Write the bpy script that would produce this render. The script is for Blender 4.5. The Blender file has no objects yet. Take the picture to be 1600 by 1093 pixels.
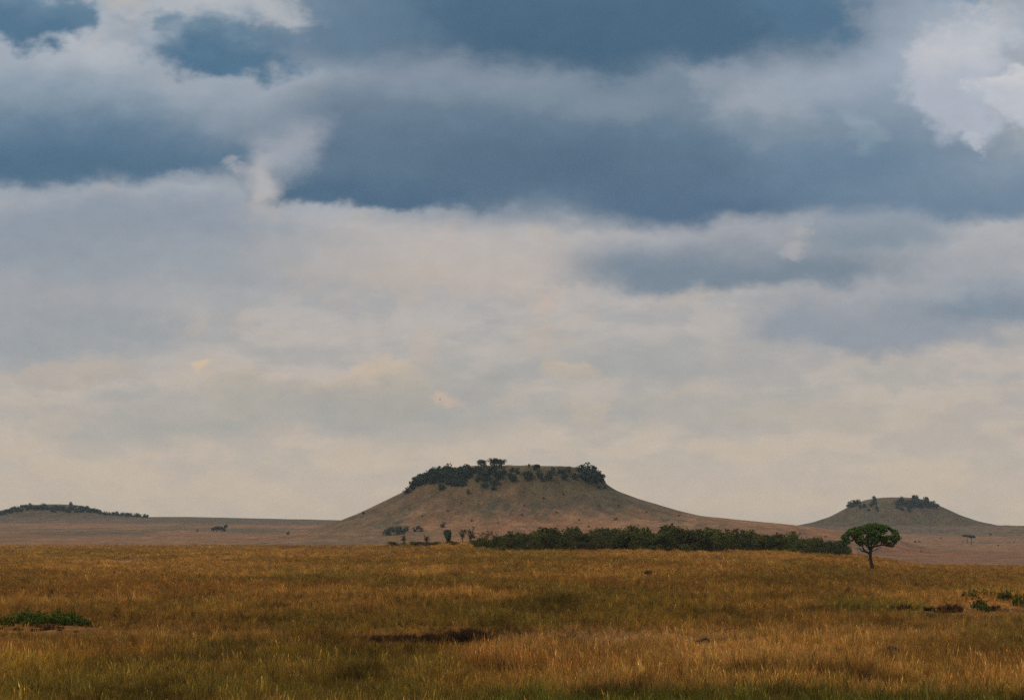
import bpy, math, random
import numpy as np
from mathutils import Vector

# ------------------------------------------------------------------ camera, sky, sun, exposure
scene = bpy.context.scene
F = 3777.8            # focal length in pixels of a 1600 px wide frame (85 mm on 36 mm film)
EYE = 3.5             # eye height, standing up through the roof of a vehicle
HOR = 845.0           # pixel row of eye level
PITCH = math.atan((HOR - 546.5) / F)
cam = bpy.data.cameras.new('camera')
cam.lens, cam.sensor_width, cam.clip_start, cam.clip_end = 85, 36, 0.5, 30000
camo = bpy.data.objects.new('camera', cam)
scene.collection.objects.link(camo)
camo.location = (0, 0, EYE)
camo.rotation_euler = (math.radians(90) + PITCH, 0, 0)
scene.camera = camo
scene.cycles.use_denoising = False      # the fine grass keeps its grain
scene.view_settings.view_transform = 'Standard'
scene.view_settings.look = 'None'
scene.view_settings.gamma = 1
scene.view_settings.exposure = 0
SUN_EL, SUN_AZ = math.radians(52), math.radians(-120)    # azimuth from +Y (view direction) towards +X
SUN_DIR = Vector((math.cos(SUN_EL) * math.sin(SUN_AZ), math.cos(SUN_EL) * math.cos(SUN_AZ), math.sin(SUN_EL)))
sl = bpy.data.lights.new('sun', 'SUN')
sl.energy, sl.angle, sl.color = 1.5, math.radians(10), (1.0, 0.92, 0.80)
so = bpy.data.objects.new('sun', sl)
scene.collection.objects.link(so)
so.rotation_euler = (-SUN_DIR).to_track_quat('-Z', 'Y').to_euler()
so.location = (-300, -200, 400)


def lin(c):
    return tuple(((x / 255) / 12.92 if x <= 10 else ((x / 255 + 0.055) / 1.055) ** 2.4) for x in c)


def raydir(px, py):
    a, b = px - 800.0, 546.5 - py
    return Vector((a, F * math.cos(PITCH) - b * math.sin(PITCH), F * math.sin(PITCH) + b * math.cos(PITCH)))


def skyuv(px, py):
    d = raydir(px, py)
    return 8 + 37.9 * d.x / d.y, 8.45 - 37.9 * d.z / d.y


world = bpy.data.worlds.new("World")
scene.world = world
world.use_nodes = True
wt = world.node_tree
wt.nodes.clear()
WN = wt.nodes
STR = 0.1


def nd(tree, typ, **kw):
    n = tree.nodes.new(typ)
    for k, v in kw.items():
        setattr(n, k, v)
    return n


def plug(tree, sock, v):
    if isinstance(v, bpy.types.NodeSocket):
        tree.links.new(v, sock)
    else:
        sock.default_value = v


def vm(tree, op, a, b=None, c=None):
    n = nd(tree, 'ShaderNodeVectorMath', operation=op)
    plug(tree, n.inputs[0], a)
    if b is not None:
        plug(tree, n.inputs['Scale' if op == 'SCALE' else 1], b)
    if c is not None:
        plug(tree, n.inputs[2], c)
    return n.outputs['Value' if op in ('LENGTH', 'DOT_PRODUCT') else 'Vector']


def ma(tree, op, a, b=0.0, clamp=False):
    n = nd(tree, 'ShaderNodeMath', operation=op, use_clamp=clamp)
    plug(tree, n.inputs[0], a)
    plug(tree, n.inputs[1], b)
    return n.outputs[0]


def mixc(tree, f, a, b, blend='MIX'):
    n = nd(tree, 'ShaderNodeMix', data_type='RGBA', blend_type=blend)
    plug(tree, n.inputs[0], f)
    for s, v in ((n.inputs[6], a), (n.inputs[7], b)):
        plug(tree, s, v if isinstance(v, bpy.types.NodeSocket) else (*v, 1))
    return n.outputs[2]


def rng(tree, v, a, b, c, d, smooth=True):
    n = nd(tree, 'ShaderNodeMapRange', interpolation_type='SMOOTHSTEP' if smooth else 'LINEAR')
    plug(tree, n.inputs[0], v)
    for i, x in enumerate((a, b, c, d)):
        plug(tree, n.inputs[i + 1], x)
    return n.outputs[0]


def noise(tree, vec, scale, detail, rough=0.55):
    n = nd(tree, 'ShaderNodeTexNoise')
    plug(tree, n.inputs['Vector'], vec)
    n.inputs['Scale'].default_value = scale
    n.inputs['Detail'].default_value = detail
    n.inputs['Roughness'].default_value = rough
    return n


def build_sky():
    t = wt
    tc = nd(t, 'ShaderNodeTexCoord').outputs['Generated']
    sx = nd(t, 'ShaderNodeSeparateXYZ')
    t.links.new(tc, sx.inputs[0])
    y = ma(t, 'MAXIMUM', sx.outputs['Y'], 0.3)
    k = ma(t, 'DIVIDE', 37.9, y)
    U = ma(t, 'ADD', ma(t, 'MULTIPLY', sx.outputs['X'], k), 8.0)
    V = ma(t, 'SUBTRACT', 8.45, ma(t, 'MULTIPLY', sx.outputs['Z'], k))
    cx = nd(t, 'ShaderNodeCombineXYZ')
    t.links.new(U, cx.inputs[0])
    t.links.new(V, cx.inputs[1])
    P = cx.outputs[0]
    st = vm(t, 'MULTIPLY', P, (1.0, 1.45, 1.0))
    n1 = noise(t, st, 0.85, 9, 0.6)
    n2 = noise(t, st, 0.34, 5, 0.5)
    w1 = vm(t, 'SUBTRACT', n1.outputs['Color'], (.5, .5, .5))
    w2 = vm(t, 'SUBTRACT', n2.outputs['Color'], (.5, .5, .5))
    PS = vm(t, 'MULTIPLY_ADD', w2, (2.2, 0.6, 0), P)
    PS = vm(t, 'MULTIPLY_ADD', w1, (1.5, 0.85, 0), PS)                     # soft, drifting edges
    PH = vm(t, 'MULTIPLY_ADD', w1, (2.0, 1.5, 0), P)                      # billowing edges
    PH = vm(t, 'MULTIPLY_ADD', w2, (1.0, 0.4, 0), PH)
    # clear air and thin overcast, warmer towards the horizon
    ramp = nd(t, 'ShaderNodeValToRGB')
    stops = [(-60, (160, 172, 186)), (100, (166, 174, 184)), (300, (172, 176, 182)), (400, (177, 175, 176)),
             (480, (180, 172, 167)), (560, (175, 168, 161)), (640, (176, 168, 157)), (720, (189, 175, 157)),
             (790, (199, 182, 158)), (850, (204, 185, 160))]
    el = ramp.color_ramp.elements
    for i, (p, c) in enumerate(stops):
        e = el[i] if i < 2 else el.new(0.5)
        e.position = (p + 100) / 1000
        e.color = (*lin(c), 1)
    t.links.new(rng(t, V, -1, 9, 0, 1, False), ramp.inputs[0])
    col = ramp.outputs[0]
    nf = n2.outputs[0]
    n5 = noise(t, vm(t, 'MULTIPLY_ADD', w1, (.6, .6, 0), vm(t, 'MULTIPLY', P, (1.0, 2.7, 1.0))), .62, 5, .55)
    col = mixc(t, ma(t, 'MULTIPLY', rng(t, n5.outputs[0], .42, .58, 0, .8), rng(t, V, 6.2, 8.0, 1, .3)), col, mixc(t, .55, lin((146, 154, 161)), col))
    col = mixc(t, rng(t, n1.outputs[0], .50, .68, 0, .5), col, lin((195, 180, 164)))

    def layer(col, cx_, cy_, rx, rt, rb, ctop, cbot, op=1.0, inner=0.3, outer=1.3, hard=False):
        ctop, cbot = [((c[0] - 1, c[1], c[2] - 4) if c[2] - c[0] > 30 else c) for c in (ctop, cbot)]
        u0, v0 = skyuv(cx_, cy_)
        inv = (100 / rx, 100 / rt, 0)
        off = vm(t, 'MULTIPLY_ADD', col, (1e-6, 1e-6, 0), (-u0 * inv[0], -v0 * inv[1], 0))    # evaluated after the layer below
        p = vm(t, 'MULTIPLY_ADD', PH if hard else PS, inv, off)
        q = vm(t, 'MAXIMUM', p, vm(t, 'MULTIPLY', p, (1, rt / rb, 0)))
        d = vm(t, 'LENGTH', q)
        m = rng(t, d, outer + (.08 if hard else 0), inner - (.1 if hard else 0), 0, op)
        if ctop == cbot:
            c = lin(ctop)
        else:
            s = nd(t, 'ShaderNodeSeparateXYZ')
            t.links.new(p, s.inputs[0])
            c = mixc(t, rng(t, s.outputs[1], -0.9, 0.25 * rb / rt, 0, 1), lin(ctop), lin(cbot))
        return mixc(t, m, col, c)

    L = []
    a = L.append
    # --- low soft grey sheets
    a((150, 375, 380, 85, 80, (136, 149, 164), (142, 152, 163), .9, .4))
    a((420, 425, 340, 60, 60, (158, 163, 170), (154, 160, 166), .7, .3))
    a((60, 510, 300, 80, 95, (154, 159, 166), (150, 157, 163), .8, .3))
    a((700, 420, 300, 50, 90, (192, 181, 173), (194, 180, 168), .6))
    a((1345, 512, 220, 70, 44, (158, 161, 167), (144, 151, 161), .95, .6))
    a((1560, 476, 170, 50, 38, (146, 155, 168), (128, 141, 159), .95, .4))
    a((600, 655, 260, 40, 40, (160, 161, 158), (160, 161, 158), .6))
    a((260, 660, 220, 50, 40, (160, 161, 158), (163, 163, 158), .6))
    a((1000, 570, 260, 40, 50, (165, 166, 164), (160, 162, 161), .6))
    a((1100, 645, 260, 40, 36, (162, 163, 160), (162, 163, 160), .6))
    a((1330, 650, 240, 30, 30, (188, 176, 160), (188, 176, 160), .5))
    # --- small warm cumulus low down
    a((588, 605, 112, 54, 46, (200, 182, 161), (173, 167, 157), .9, .75, 1.0, True))
    a((735, 600, 90, 50, 40, (160, 161, 159), (160, 161, 158), .6, .2))
    a((520, 630, 160, 20, 26, (168, 165, 160), (166, 164, 158), .7, .1))
    a((400, 620, 90, 35, 30, (190, 176, 157), (176, 169, 157), .6, .6, 1.0, True))
    a((676, 622, 26, 22, 16, (206, 180, 158), (206, 180, 158), .6, .2, 1.0, True))
    a((330, 581, 26, 17, 13, (218, 192, 162), (206, 183, 158), .95, .5, 1.0, True))
    a((100, 585, 120, 30, 20, (192, 176, 160), (180, 170, 158), .6, .6, 1.0, True))
    a((885, 588, 55, 34, 26, (200, 183, 163), (184, 173, 159), .75, .5, 1.0, True))
    a((920, 650, 40, 26, 34, (196, 180, 161), (186, 175, 159), .6, .5, 1.0, True))
    a((1400, 585, 120, 26, 30, (186, 176, 166), (172, 169, 163), .6, .5, 1.0, True))
    a((848, 462, 50, 18, 24, (203, 183, 168), (198, 180, 166), .6, .2, 1.0, True))
    # --- upper brightness
    a((330, 10, 170, 60, 50, (188, 190, 192), (180, 184, 189), .9, .2, 1.0, True))
    a((300, 140, 160, 60, 70, (160, 170, 182), (160, 170, 182), .7))
    a((1400, 90, 190, 120, 150, (168, 177, 190), (160, 172, 188), .9))
    # --- tall left cloud: bright crown, dark body
    a((125, 145, 105, 92, 110, (192, 193, 196), (170, 177, 187), 1, .66, 1.0, True))
    a((225, 205, 150, 75, 100, (172, 178, 187), (160, 170, 182), .9, .72, 1.0, True))
    a((30, 150, 210, 75, 120, (160, 170, 182), (140, 156, 174), .9))
    a((330, 236, 66, 50, 40, (140, 154, 170), (116, 136, 158), .9, .5, 1.0, True))
    a((100, 240, 350, 130, 54, (134, 150, 169), (90, 117, 145), 1, .45))
    a((40, 258, 300, 90, 34, (98, 123, 150), (80, 109, 137), .95, .35))
    a((262, 290, 50, 24, 20, (160, 166, 176), (150, 158, 170), .7, .3, 1.0, True))
    a((365, 266, 42, 18, 16, (192, 188, 188), (186, 184, 186), .7, .3, 1.0, True))
    # --- top left corner and the next dark cloud
    a((25, 38, 125, 80, 46, (112, 138, 164), (84, 115, 145), 1, .6, 1.0, True))
    a((112, 22, 42, 55, 36, (104, 131, 158), (92, 122, 150), .95, .5, 1.0, True))
    a((200, 26, 40, 18, 16, (140, 156, 172), (140, 156, 172), .6, .1, 1.0, True))
    a((250, 32, 30, 30, 26, (118, 140, 162), (112, 136, 160), .9, .3, 1.0, True))
    a((350, 82, 175, 72, 46, (126, 146, 166), (82, 114, 144), 1, .5, 1.0, True))
    # --- long central cloud
    a((900, 215, 600, 140, 120, (120, 137, 158), (98, 119, 144), .97, .5))
    a((650, 255, 250, 165, 58, (118, 135, 156), (90, 112, 138), 1, .5))
    a((1130, 305, 380, 140, 58, (110, 130, 153), (86, 110, 138), 1, .35))
    a((1390, 270, 270, 150, 66, (138, 153, 172), (102, 125, 152), .95, .45))
    a((1570, 305, 190, 80, 44, (134, 150, 170), (110, 131, 156), .95, .4))
    a((570, 300, 190, 60, 24, (96, 118, 142), (80, 106, 134), 1, .6))
    a((900, 250, 260, 70, 60, (84, 107, 133), (82, 106, 133), .8, .1))
    a((436, 236, 70, 50, 56, (178, 179, 185), (168, 173, 182), .7, .1))
    a((400, 285, 40, 40, 50, (186, 183, 182), (186, 183, 182), .8, .2))
    a((1185, 185, 112, 62, 78, (160, 166, 176), (124, 141, 160), .85, .55, 1.0, True))
    a((985, 170, 110, 20, 36, (134, 146, 161), (126, 140, 157), .6, .1))
    a((1330, 225, 36, 40, 70, (150, 164, 178), (130, 150, 168), .55, .5, 1.0, True))
    a((1270, 120, 160, 46, 60, (160, 168, 180), (156, 166, 180), .8, .1))
    # --- the darkest, at the top
    a((930, 20, 480, 200, 108, (92, 118, 146), (74, 103, 131), 1, .55))
    a((1255, 10, 110, 90, 62, (92, 120, 148), (82, 112, 142), 1, .6, 1.0, True))
    a((560, 50, 130, 100, 66, (104, 128, 153), (96, 121, 147), .85, .2))
    a((440, 22, 76, 40, 36, (188, 189, 192), (178, 182, 187), .9, .2, 1.0, True))
    a((850, 104, 260, 70, 27, (72, 101, 129), (70, 99, 127), .9, .2))
    a((1120, 110, 90, 30, 30, (140, 152, 168), (150, 160, 172), .6, .1, 1.0, True))
    a((780, 152, 190, 26, 52, (138, 149, 163), (126, 141, 158), .75, .1))
    a((640, 130, 120, 30, 50, (138, 149, 163), (128, 142, 158), .8, .1))
    # --- bright towers on the right
    a((1502, 135, 92, 100, 115, (194, 195, 200), (172, 179, 191), .97, .72, 1.0, True))
    a((1550, 125, 56, 52, 60, (176, 183, 196), (172, 180, 193), .8, .1, 1.0, True))
    a((1595, 145, 56, 44, 44, (201, 201, 204), (186, 190, 198), 1, .72, 1.0, True))
    a((1545, 50, 70, 34, 26, (196, 197, 201), (184, 189, 197), .9, .3, 1.0, True))
    a((1440, 330, 200, 60, 30, (120, 138, 160), (106, 128, 154), .8, .3))
    a((1528, 216, 30, 20, 18, (190, 193, 200), (180, 186, 196), .85, .2, 1.0, True))
    a((1510, -4, 80, 20, 22, (112, 142, 170), (112, 142, 170), .95, .2))
    # --- grey rolls below
    a((1400, 410, 300, 60, 60, (165, 168, 174), (160, 164, 170), .75, .3))
    a((1150, 420, 270, 62, 36, (154, 158, 166), (122, 135, 153), 1, .55))
    a((1370, 374, 130, 46, 30, (146, 156, 170), (130, 144, 161), .9, .3))
    a((1245, 383, 34, 26, 24, (182, 177, 175), (172, 170, 172), .7, .3, 1.0, True))
    for l in L:
        col = layer(col, *l)
    # a little texture through everything
    n3 = noise(t, st, 2.3, 7, 0.6)
    g = rng(t, n3.outputs[0], .25, .75, .955, 1.045, False)
    col = vm(t, 'SCALE', col, g)
    # the rest of the dome: broken overcast
    n4 = noise(t, tc, 2.2, 5, .55)
    gen = mixc(t, rng(t, n4.outputs[0], .38, .64, 0, 1), lin((140, 150, 164)), lin((222, 214, 202)))
    col = mixc(t, rng(t, sx.outputs['Y'], .72, .9, 0, 1), gen, col)
    sky = nd(t, 'ShaderNodeTexSky', sky_type='NISHITA')
    sky.sun_disc = False
    sky.sun_elevation = SUN_EL
    sky.sun_rotation = SUN_AZ
    col = mixc(t, 0.985, sky.outputs[0], vm(t, 'SCALE', col, 1 / STR))
    bg = nd(t, 'ShaderNodeBackground')
    bg.inputs[1].default_value = STR
    t.links.new(col, bg.inputs[0])
    out = nd(t, 'ShaderNodeOutputWorld')
    t.links.new(bg.outputs[0], out.inputs[0])
    world.cycles.sampling_method = 'MANUAL'
    world.cycles.sample_map_resolution = 512


build_sky()

# ------------------------------------------------------------------ helpers
C = scene.collection
R = np.random.default_rng(11)
random.seed(5)


def tag(o, label=None, cat=None, group=None, kind=None):
    if label: o['label'] = label
    if cat: o['category'] = cat
    if group: o['group'] = group
    if kind: o['kind'] = kind
    return o


def mesh(name, V, Fs, mat=None, smooth=False):
    """V Nx3; Fs a list of arrays (M x k)"""
    V = np.asarray(V, float)
    me = bpy.data.meshes.new(name)
    Fs = [np.asarray(f, int) for f in Fs if len(f)]
    loops = np.concatenate([f.ravel() for f in Fs])
    tot = np.concatenate([np.full(len(f), f.shape[1]) for f in Fs])
    start = np.concatenate([[0], np.cumsum(tot)[:-1]])
    me.vertices.add(len(V)); me.vertices.foreach_set('co', V.ravel())
    me.loops.add(len(loops)); me.loops.foreach_set('vertex_index', loops)
    me.polygons.add(len(tot)); me.polygons.foreach_set('loop_start', start)
    me.update(calc_edges=True)
    me.validate()
    if smooth:
        me.polygons.foreach_set('use_smooth', np.ones(len(me.polygons), bool))
    if mat: me.materials.append(mat)
    return me


def obj(name, me, parent=None, loc=(0, 0, 0), rz=0.0, s=1.0):
    o = bpy.data.objects.new(name, me)
    C.objects.link(o)
    o.location = loc
    o.rotation_euler = (0, 0, rz)
    o.scale = s if hasattr(s, '__len__') else (s, s, s)
    if parent: o.parent = parent
    return o


class Bag:
    def __init__(self):
        self.v, self.f3, self.f4, self.n = [], [], [], 0

    def add(self, V, f3=None, f4=None):
        self.v.append(np.asarray(V, float))
        if f3 is not None and len(f3): self.f3.append(np.asarray(f3, int) + self.n)
        if f4 is not None and len(f4): self.f4.append(np.asarray(f4, int) + self.n)
        self.n += len(V)

    def tube(self, pts, rad, k=7, tip=True):
        pts = np.asarray(pts, float)
        m = len(pts)
        T = np.gradient(pts, axis=0)
        T /= np.linalg.norm(T, axis=1)[:, None] + 1e-9
        ref = np.array([0, 1, 0]) if abs(T[:, 1]).mean() < .8 else np.array([1, 0, 0])
        A = np.cross(T, ref); A /= np.linalg.norm(A, axis=1)[:, None] + 1e-9
        B = np.cross(T, A)
        th = np.linspace(0, 2 * np.pi, k, endpoint=False)
        rad = np.asarray(rad, float)
        ring = pts[:, None] + rad[:, None, None] * (np.cos(th)[None, :, None] * A[:, None] + np.sin(th)[None, :, None] * B[:, None])
        V = np.concatenate([ring.reshape(-1, 3), pts[:1], pts[-1:]])
        q, tr = [], []
        for i in range(m - 1):
            for j in range(k):
                j2 = (j + 1) % k
                q.append((i * k + j, i * k + j2, (i + 1) * k + j2, (i + 1) * k + j))
        for j in range(k):
            j2 = (j + 1) % k
            tr.append((m * k, j2, j)); tr.append((m * k + 1, (m - 1) * k + j, (m - 1) * k + j2))
        self.add(V, tr, q)

    def leaves(self, clumps, n, size, up=.4, shell=.45, asp=.55):
        """clumps: list of (centre, radii); n leaves in each, as small diamond faces"""
        for c, r in clumps:
            c = np.asarray(c, float); r = np.asarray(r, float) * np.ones(3)
            d = R.normal(size=(n, 3)); d /= np.linalg.norm(d, axis=1)[:, None]
            p = c + d * r * (R.random((n, 1)) ** shell)
            nn = d + R.normal(size=(n, 3)) * .7 + np.array([0, 0, up])
            nn /= np.linalg.norm(nn, axis=1)[:, None]
            a = np.cross(nn, R.normal(size=(n, 3))); a /= np.linalg.norm(a, axis=1)[:, None] + 1e-9
            b = np.cross(nn, a)
            s = size * R.uniform(.6, 1.35, (n, 1))
            V = np.stack([p - a * s, p - b * s * asp, p + a * s, p + b * s * asp], 1).reshape(-1, 3)
            i = np.arange(n)[:, None] * 4 + np.arange(4)[None]
            self.add(V, None, i)

    def mesh(self, name, mat, smooth=False):
        return mesh(name, np.concatenate(self.v), ([np.concatenate(self.f3)] if self.f3 else []) + ([np.concatenate(self.f4)] if self.f4 else []), mat, smooth)


_tab = np.random.default_rng(3).random((256, 256))


def vnoise(x, y, s=0):
    x = np.asarray(x, float) + s * 17.3; y = np.asarray(y, float) + s * 31.7
    xi = np.floor(x).astype(int); yi = np.floor(y).astype(int)
    fx = x - xi; fy = y - yi
    fx = fx * fx * fx * (fx * (fx * 6 - 15) + 10); fy = fy * fy * fy * (fy * (fy * 6 - 15) + 10)
    g = lambda a, b: _tab[a & 255, b & 255]
    return (g(xi, yi) * (1 - fx) + g(xi + 1, yi) * fx) * (1 - fy) + (g(xi, yi + 1) * (1 - fx) + g(xi + 1, yi + 1) * fx) * fy


def fbm(x, y, o=4, s=0, rough=.5):
    a, t, r = 1.0, 0.0, 0
    for i in range(o):
        r = r + a * vnoise(x * 2 ** i, y * 2 ** i, s + i); t += a; a *= rough
    return r / t


def sst(x, a, b):
    t = np.clip((np.asarray(x, float) - a) / (b - a), 0, 1)
    return t * t * (3 - 2 * t)


def smooth_table(xs, ys, sig, lo, hi, step):
    g = np.arange(lo, hi, step)
    v = np.interp(g, xs, ys)
    k = np.arange(-int(3 * sig / step) - 1, int(3 * sig / step) + 2) * step
    w = np.exp(-k * k / (2 * sig * sig)); w /= w.sum()
    v = np.convolve(np.pad(v, len(k) // 2, mode='edge'), w, mode='valid')
    return lambda q: np.interp(q, g, v)


# ------------------------------------------------------------------ shape of the land
FG = 3790.0
ycr = smooth_table([-900, 560, 620, 700, 770, 900, 1100, 1250, 1340, 1390, 1440, 1600, 2600],
                   [852.5, 852.5, 851, 847.5, 847.5, 850, 853, 859, 867.5, 875, 883.5, 885.5, 886], 14, -1500, 3500, 4)
Ycr = smooth_table([-900, 0, 540, 700, 900, 1200, 1340, 1440, 2600], [700, 700, 640, 520, 500, 490, 455, 445, 445], 30, -1500, 3500, 4)
r_near = smooth_table([-900, 500, 1100, 1400, 2600], [860, 860, 872, 894, 898], 60, -1500, 3500, 4)
r_sky = smooth_table([-900, 0, 230, 300, 540, 800, 1100, 1260, 1330, 2600], [811, 809, 807.5, 807.5, 812.5, 816, 820, 824, 832, 833], 12, -1500, 3500, 4)


def prof(pts, sig):
    p = np.array(pts, float)
    return smooth_table(np.concatenate([-p[::-1, 0], p[:, 0]]), np.concatenate([p[::-1, 1], p[:, 1]]), sig, -700, 700, 1)


HILLS = [  # centre column, distance, left profile, right profile  (radius in px at that distance, silhouette row)
    (795, 1300, prof([(0, 727), (55, 727), (92, 731), (118, 738), (148, 753), (160, 766), (195, 783), (235, 802), (262, 813), (310, 828), (420, 845), (700, 870)], 4),
     prof([(0, 728), (110, 731), (138, 738), (150, 754), (168, 766), (205, 780), (265, 798), (300, 806), (405, 816.5), (480, 824), (600, 842), (700, 870)], 4)),
    (1400, 2300, prof([(0, 776.5), (22, 777), (48, 781), (75, 792), (100, 806), (130, 816), (170, 823), (320, 829), (500, 840), (700, 870)], 3),
     prof([(0, 776.5), (25, 777), (50, 781), (72, 792), (100, 805), (130, 815), (160, 821), (400, 825), (500, 832), (700, 850)], 3)),
    (85, 2350, prof([(0, 787), (40, 789), (85, 798), (150, 808), (260, 816), (500, 840), (700, 870)], 5),
     prof([(0, 787), (35, 788.5), (60, 794), (80, 802), (150, 808), (260, 815), (500, 840), (700, 870)], 5)),
]


def rowz(row, Y):
    return EYE + (HOR - row) * Y / FG


def land(X, Y):
    X = np.asarray(X, float); Y = np.asarray(Y, float)
    Ye = np.maximum(Y, 60)
    u = 800 + FG * X / Ye
    yc = Ycr(u)
    zc = rowz(ycr(u), yc)
    t = np.clip((Y - 60) / (yc - 60), 0, 1)
    zn = zc * t ** 1.1 + (fbm(X / 38, Y / 55, 3, 1) - .5) * .5 * sst(Y, 60, 110) * (1 - sst(Y, yc - 120, yc)) + (fbm(X / 5, Y / 6, 3, 9) - .5) * .14
    # eroded bank, herb mound, overgrown mound
    zn = zn + .42 * sst(Y + 1.6 * (fbm(X / 2.2, X * 0 + 3, 3, 4) - .5), 83.5, 84.6) * (1 - sst(Y, 88, 108)) * sst(u, 540, 600) * (1 - sst(u, 780, 815))
    zn = zn + .45 * np.exp(-((u - 60) / 110) ** 2 - ((Y - 100) / 6) ** 2)
    zn = zn + .55 * np.exp(-((u - 1540) / 110) ** 2 - ((Y - 133) / 8) ** 2)
    # far plain
    yr = 2500 - 550 * sst(u, 1150, 1350)
    t2 = np.clip((Y - 900) / (yr - 900), 0, 1)
    rr = r_near(u) + (r_sky(u) - r_near(u)) * t2 ** .62
    Yp = np.clip(Y, 900, yr)
    zp = rowz(rr, Yp) + (fbm(X / 160, Y / 260, 4, 5) - .5) * 3.2 * sst(Y, 900, 1200) * (1 - .75 * sst(Y, yr - 350, yr)) + (fbm(X / 9, Y / 14, 3, 6) - .5) * .35
    zp = zp - 55 * sst(Y, yr, yr + 1500)
    z = np.where(Y < yc, zn, 0)
    w = sst(Y, yc, yc + 200)
    z = np.where(Y >= yc, zc + (fbm(X / 5, Y / 6, 3, 9) - .5) * .14 * (1 - w) - (zc - zp) * w, z)
    hid = np.zeros(np.shape(X), int)
    for i, (uc, Yh, pl, pr) in enumerate(HILLS):
        xc = (uc - 800) * Yh / FG
        dx = (X - xc) / Yh * FG; dy = (Y - Yh) / Yh * FG
        ang = np.arctan2(dy, dx)
        r = np.hypot(dx, dy) * (1 + .05 * (fbm(np.cos(ang) * 2.2 + 7, np.sin(ang) * 2.2 + i * 9, 3, i) - .5) * sst(abs(np.sin(ang)), .15, .6))
        s = .5 + .5 * np.clip(dx / np.maximum(r, 1e-3), -1, 1)
        row = pl(r) * (1 - s) + pr(r) * s
        near_top = 1 - sst(r, 60, 330)
        hz = rowz(row, Yh) + (fbm(X / 11, Y / 11, 4, 20 + i) - .5) * 1.8 * (.25 + near_top) * (.3 + .7 * sst(abs(dy), 20, 60))
        m = hz > z
        d = np.clip(.5 + (hz - z) / 3.0, 0, 1)
        z = z * (1 - d) + hz * d + 0.75 * d * (1 - d)
        hid = np.where((hz > z - .3) & (r < (330 if i == 0 else 300)), i + 1, hid)
    return z, u, hid


def hland(x, y):
    return float(land(np.array([x]), np.array([y]))[0][0])


def on_ground(px, py, lo=30, hi=3200):
    """first meeting of the line of sight with the land"""
    if hi <= 700:
        py = max(py, float(ycr(px)) + .6)
    d = raydir(px, py)
    k = d / d.y
    Ys = np.geomspace(lo, hi, 2600)
    z, _, _ = land(k.x * Ys, Ys)
    below = np.nonzero(EYE + k.z * Ys <= z)[0]
    i = below[0] if len(below) else len(Ys) - 1
    Y = Ys[i]
    return Vector((k.x * Y, Y, float(z[i])))


def col_at(px, Y):
    x = (px - 800) * Y / FG
    return Vector((x, Y, hland(x, Y)))


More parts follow.
